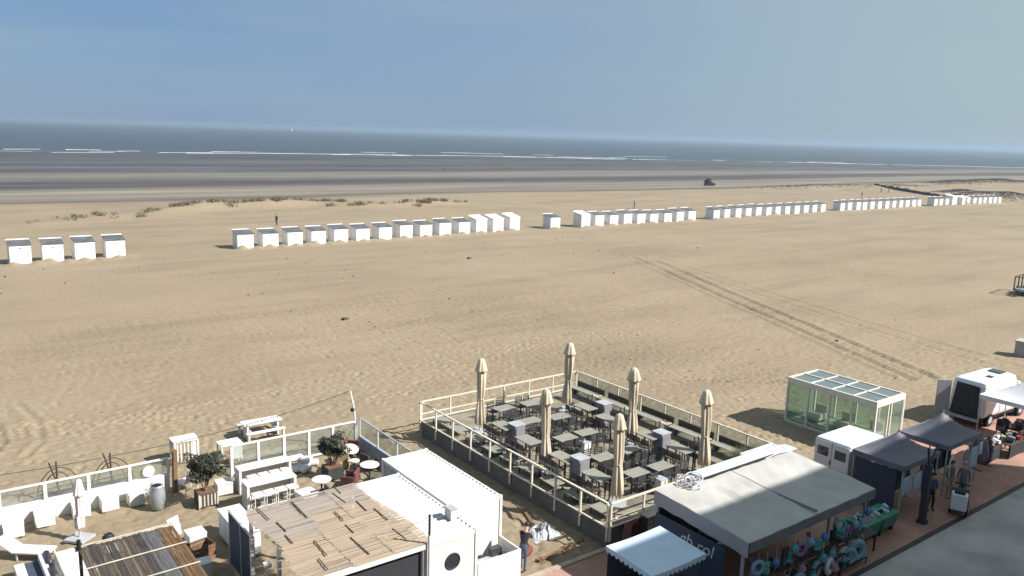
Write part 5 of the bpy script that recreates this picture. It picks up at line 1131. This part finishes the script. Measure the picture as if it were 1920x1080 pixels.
for s in (-1, 1): B().box(-1.19, -1.15, s * .42 - .40, s * .42 + .40, .55, 2.1).build('rear_door', VW, t); B().box(-1.2, -1.15, s * .78 - .05, s * .78 + .05, .6, .85).build('tail_light', REDM, t)
for s in (-1, 1): B().box(-1.205, -1.191, s * .42 - .26, s * .42 + .26, 1.45, 1.85).build('rear_window', DARKGLASS, t)
for s in (-1, 1): B().box(-.9, 1.3, s * .856 - .012, s * .856 + .012, .8, .88).build('side_trim', GREY, t)
B().box(-1.25, -1.16, -.8, .8, .36, .47).build('bumper', DARK, t); B().box(-1.21, -1.19, -.16, .16, .72, .82).build('number_plate', mat('plate', (.6, .5, .1), .5, .05, 3), t); B().box(-1.215, -1.19, .02, .06, 1.1, 1.3).build('door_handle', DARK, t); B().box(-1.1, 2.6, -.7, .7, .3, .46).build('chassis', BLACK, t)
wheels(t, [(-.6, .86), (-.6, -.86), (1.95, .84), (1.95, -.84)], .34)
t = thing('camper_van', 'white camper van with its dark open rear facing the glass pavilion', 'van', (46.3, 19.2, 0), -.05)
B().hexa([(-.4, -.98, .5), (3.6, -.98, .5), (3.6, .98, .5), (-.4, .98, .5)], [(-.2, -.92, 2.55), (3.3, -.9, 2.6), (3.3, .9, 2.6), (-.2, .92, 2.55)]).build('body', VW, t, bevel=.26)
B().hexa([(3.61, -.92, .5), (5.0, -.88, .5), (5.0, .88, .5), (3.61, .92, .5)], [(3.61, -.85, 2.1), (4.0, -.8, 2.05), (4.0, .8, 2.05), (3.61, .85, 2.1)]).build('cab', VW, t, bevel=.1)
B().hexa([(-.47, -.72, .6), (-.3, -.72, .6), (-.3, .74, .6), (-.47, .74, .6)], [(-.31, -.62, 2.26), (-.14, -.62, 2.26), (-.14, .6, 2.3), (-.31, .6, 2.3)]).build('open_rear', mat('dark_interior', (.03, .03, .035), .8, .3, 3), t); B().cb((-.75, 1.05, 1.45), (.06, .75, 1.75), (0, 0, .9)).build('rear_door', mat('door_grey', (.35, .35, .38), .4, .05, 2), t); B().box(-.7, -.42, -.85, .85, .42, .52).build('bumper', GREY, t)
for (xx, zz) in ((2.7, 1.75), (1.5, 1.75)): B().box(xx - .28, xx + .28, -.985, -.95, zz - .2, zz + .2).build('window', DARKGLASS, t)
B().box(2.3, 2.9, -.4, .3, 2.56, 2.66).build('roof_hatch', DARKGLASS, t); B().box(1.1, 1.4, -.5, -.2, 2.54, 2.62).build('roof_vent', DARK, t); B().box(-.3, 4.9, -.8, .8, .34, .52).build('chassis', BLACK, t)
wheels(t, [(.6, .96), (.6, -.96), (4.1, .92), (4.1, -.92)], .36)

# ------------------------------------------------------------------ promenade: post, cart and passers-by
t = thing('lamp_post', 'dark square post with forked bracket standing before the blue tents', 'post', (32.1, 14.45, 0)); B().box(-.12, .12, -.12, .12, 0, 2.5).build('shaft', mat('post_dark', (.04, .04, .045), .6, .2, 4), t, bevel=.012); B().box(-.17, .17, -.17, .17, 0, .12).build('base', DARK, t)
B().cb((.28, 0, 2.85), (.07, .07, .9), (0, .65, 0)).build('bracket', DARK, t); B().cb((-.12, 0, 2.85), (.07, .07, .8), (0, -.25, 0)).build('bracket', DARK, t)
t = thing('mobility_scooter', 'grey mobility scooter with a white box carried behind its rider', 'scooter', (34.6, 14.15, 0), .35)   # faces +x
B().box(-.45, .6, -.24, .24, .16, .26).build('footplate', DARK, t); B().box(-.5, -.05, -.22, .22, .262, .58).build('seat_base', GREY, t); B().box(-.42, .0, -.24, .24, .582, .68).build('seat', BLACK, t, bevel=.03); B().cyl((.62, 0, .3), (.48, 0, 1.0), .035).build('tiller', DARK, t); B().box(.42, .5, -.28, .28, .98, 1.03).build('handlebar', BLACK, t)
B().box(-1.0, -.52, -.3, .3, .35, 1.05).build('carry_box', LW, t, bevel=.05); B().box(-.54, -.46, -.32, .32, .3, 1.15).build('box_strap', SH['blue'], t); B().box(-.95, -.6, -.2, .2, 1.052, 1.16).build('bag', SH['black'], t, bevel=.04)
for (x, y) in ((-.45, .3), (-.45, -.3), (.55, .26), (.55, -.26)): B().cyl((x, y - .05, .15), (x, y + .05, .15), .15, n=14).build('wheel', BLACK, t)
person(35.75, 14.6, 0, -1.2, 1.72, SH['grey'], SH['grey'], (.35, .33, .3), 'walk', 'person in grey walking beside the mobility scooter', True)
person(35.4, 15.0, 0, 2.9, 1.72, SH['olive'], SH['khaki'], (.05, .04, .03), 'stand', 'person in olive top standing by the second blue tent', True)
person(20.8, 13.55, 0, .5, 1.74, SH['khaki'], SH['grey'], (.05, .04, .03), 'stand', 'person in a khaki top standing at the toy stall', True)
person(45.0, 15.0, 0, 2.0, 1.7, SH['red'], SH['black'], (.05, .04, .03), 'stand', 'person in a red top at the goods table under the white tent')
person(33.5, 14.85, 0, 2.6, 1.68, SH['blue'], SH['black'], (.05, .03, .02), 'stand', 'person in dark blue behind the white blouse at the first blue tent')

t = thing('added_red_bag', 'dark red cloth bag added for the shadow and red garment behind the leaning person', 'bag', (17.05, 21.35, -.02), .3)  # bag added in place of a dark blob of shadow and red garment
B().ball((0, 0, .16), .3, 14, 8, (1.5, .8, .6)).build('sack', mat('wine_cloth', (.13, .04, .04), .85, .2, 5), t, smooth=True); B().torus((.1, 0, .3), .14, .02, 14, 6, (math.pi / 2, 0, 0)).build('handle', mat('wine_cloth', (.13, .04, .04)), t)

# inflatables and net bags hung along the front edge of the toy stall
r_ = random.Random(77)
for k in range(15):
    x = 20.5 + k * .45; col = ('sky', 'teal', 'blue', 'black', 'teal', 'purple')[k % 6]
    t = thing('hanging_inflatable', '%s inflatable toy in a net hung from the stall roof edge' % col, 'toy', (x, 13.92 + r_.uniform(-.06, .06), 2.1 + r_.uniform(-.2, .15)), r_.uniform(-.5, .5), 'inflatables hung along the stall front')
    if k % 5 == 0: B().torus((0, 0, -.1), .2, .07, 18, 8, (math.pi / 2, 0, 0)).build('ring', PAL[col], t, smooth=True)
    elif k % 2: B().cb((0, 0, -.18), (.26, .07, .42), (.1, 0, r_.uniform(-.3, .3))).build('packet', PAL[col], t, bevel=.02)
    else: B().ball((0, 0, -.15), .15, 12, 8, (1, .8, 1.4 if k % 2 else 1)).build('float', PAL[col], t, smooth=True)
    B().cyl((0, 0, 0), (0, 0, .4), .006, n=4).build('string', PAL['white'], t)
# scattered shells, weed and litter on the near sand
db = B(); r_ = random.Random(41)
for k in range(150):
    x, y = r_.uniform(0, 95), 35 + 60 * r_.random() ** 1.3; s_ = r_.uniform(.02, .055) * (1 + .5 * (y > 60)); z = -.02
    db.cb((x, y, z + s_ * .5), (s_ * r_.uniform(1, 3), s_, s_ * r_.uniform(.6, 1.4)), (r_.uniform(-.4, .4), r_.uniform(-.4, .4), r_.uniform(0, 6)))
for (a, b_, q) in [(647, 598, .3), (880, 484, .3), (1570, 640, .2)]:
    p = gp(a, b_); db.cb((p.x, p.y, .02), (q * 1.8, q, .16), (0, .1, .4))
tag(db.build('beach_debris', mat('dry_weed', (.07, .055, .04), .9, .3, 6)), 'dark specks of weed and shell scattered over the dry sand', 'debris', kind='stuff')

# ------------------------------------------------------------------ sea haze
hz = B().box(-9500, 12500, -30, 11500, -4, 30).build('haze', None)
hm = bpy.data.materials.new('haze'); hm.use_nodes = True; hn = hm.node_tree.nodes; hn.remove(hn['Principled BSDF'])
pv = hn.new('ShaderNodeVolumePrincipled'); pv.inputs['Color'].default_value = (.43, .55, .69, 1); pv.inputs['Density'].default_value = .00032; pv.inputs['Anisotropy'].default_value = .2
hm.node_tree.links.new(pv.outputs[0], hn['Material Output'].inputs['Volume']); hz.data.materials.clear(); hz.data.materials.append(hm); hz['kind'] = 'stuff'; hz['label'] = 'thin pale sea haze over the beach and water'; hz['category'] = 'haze'
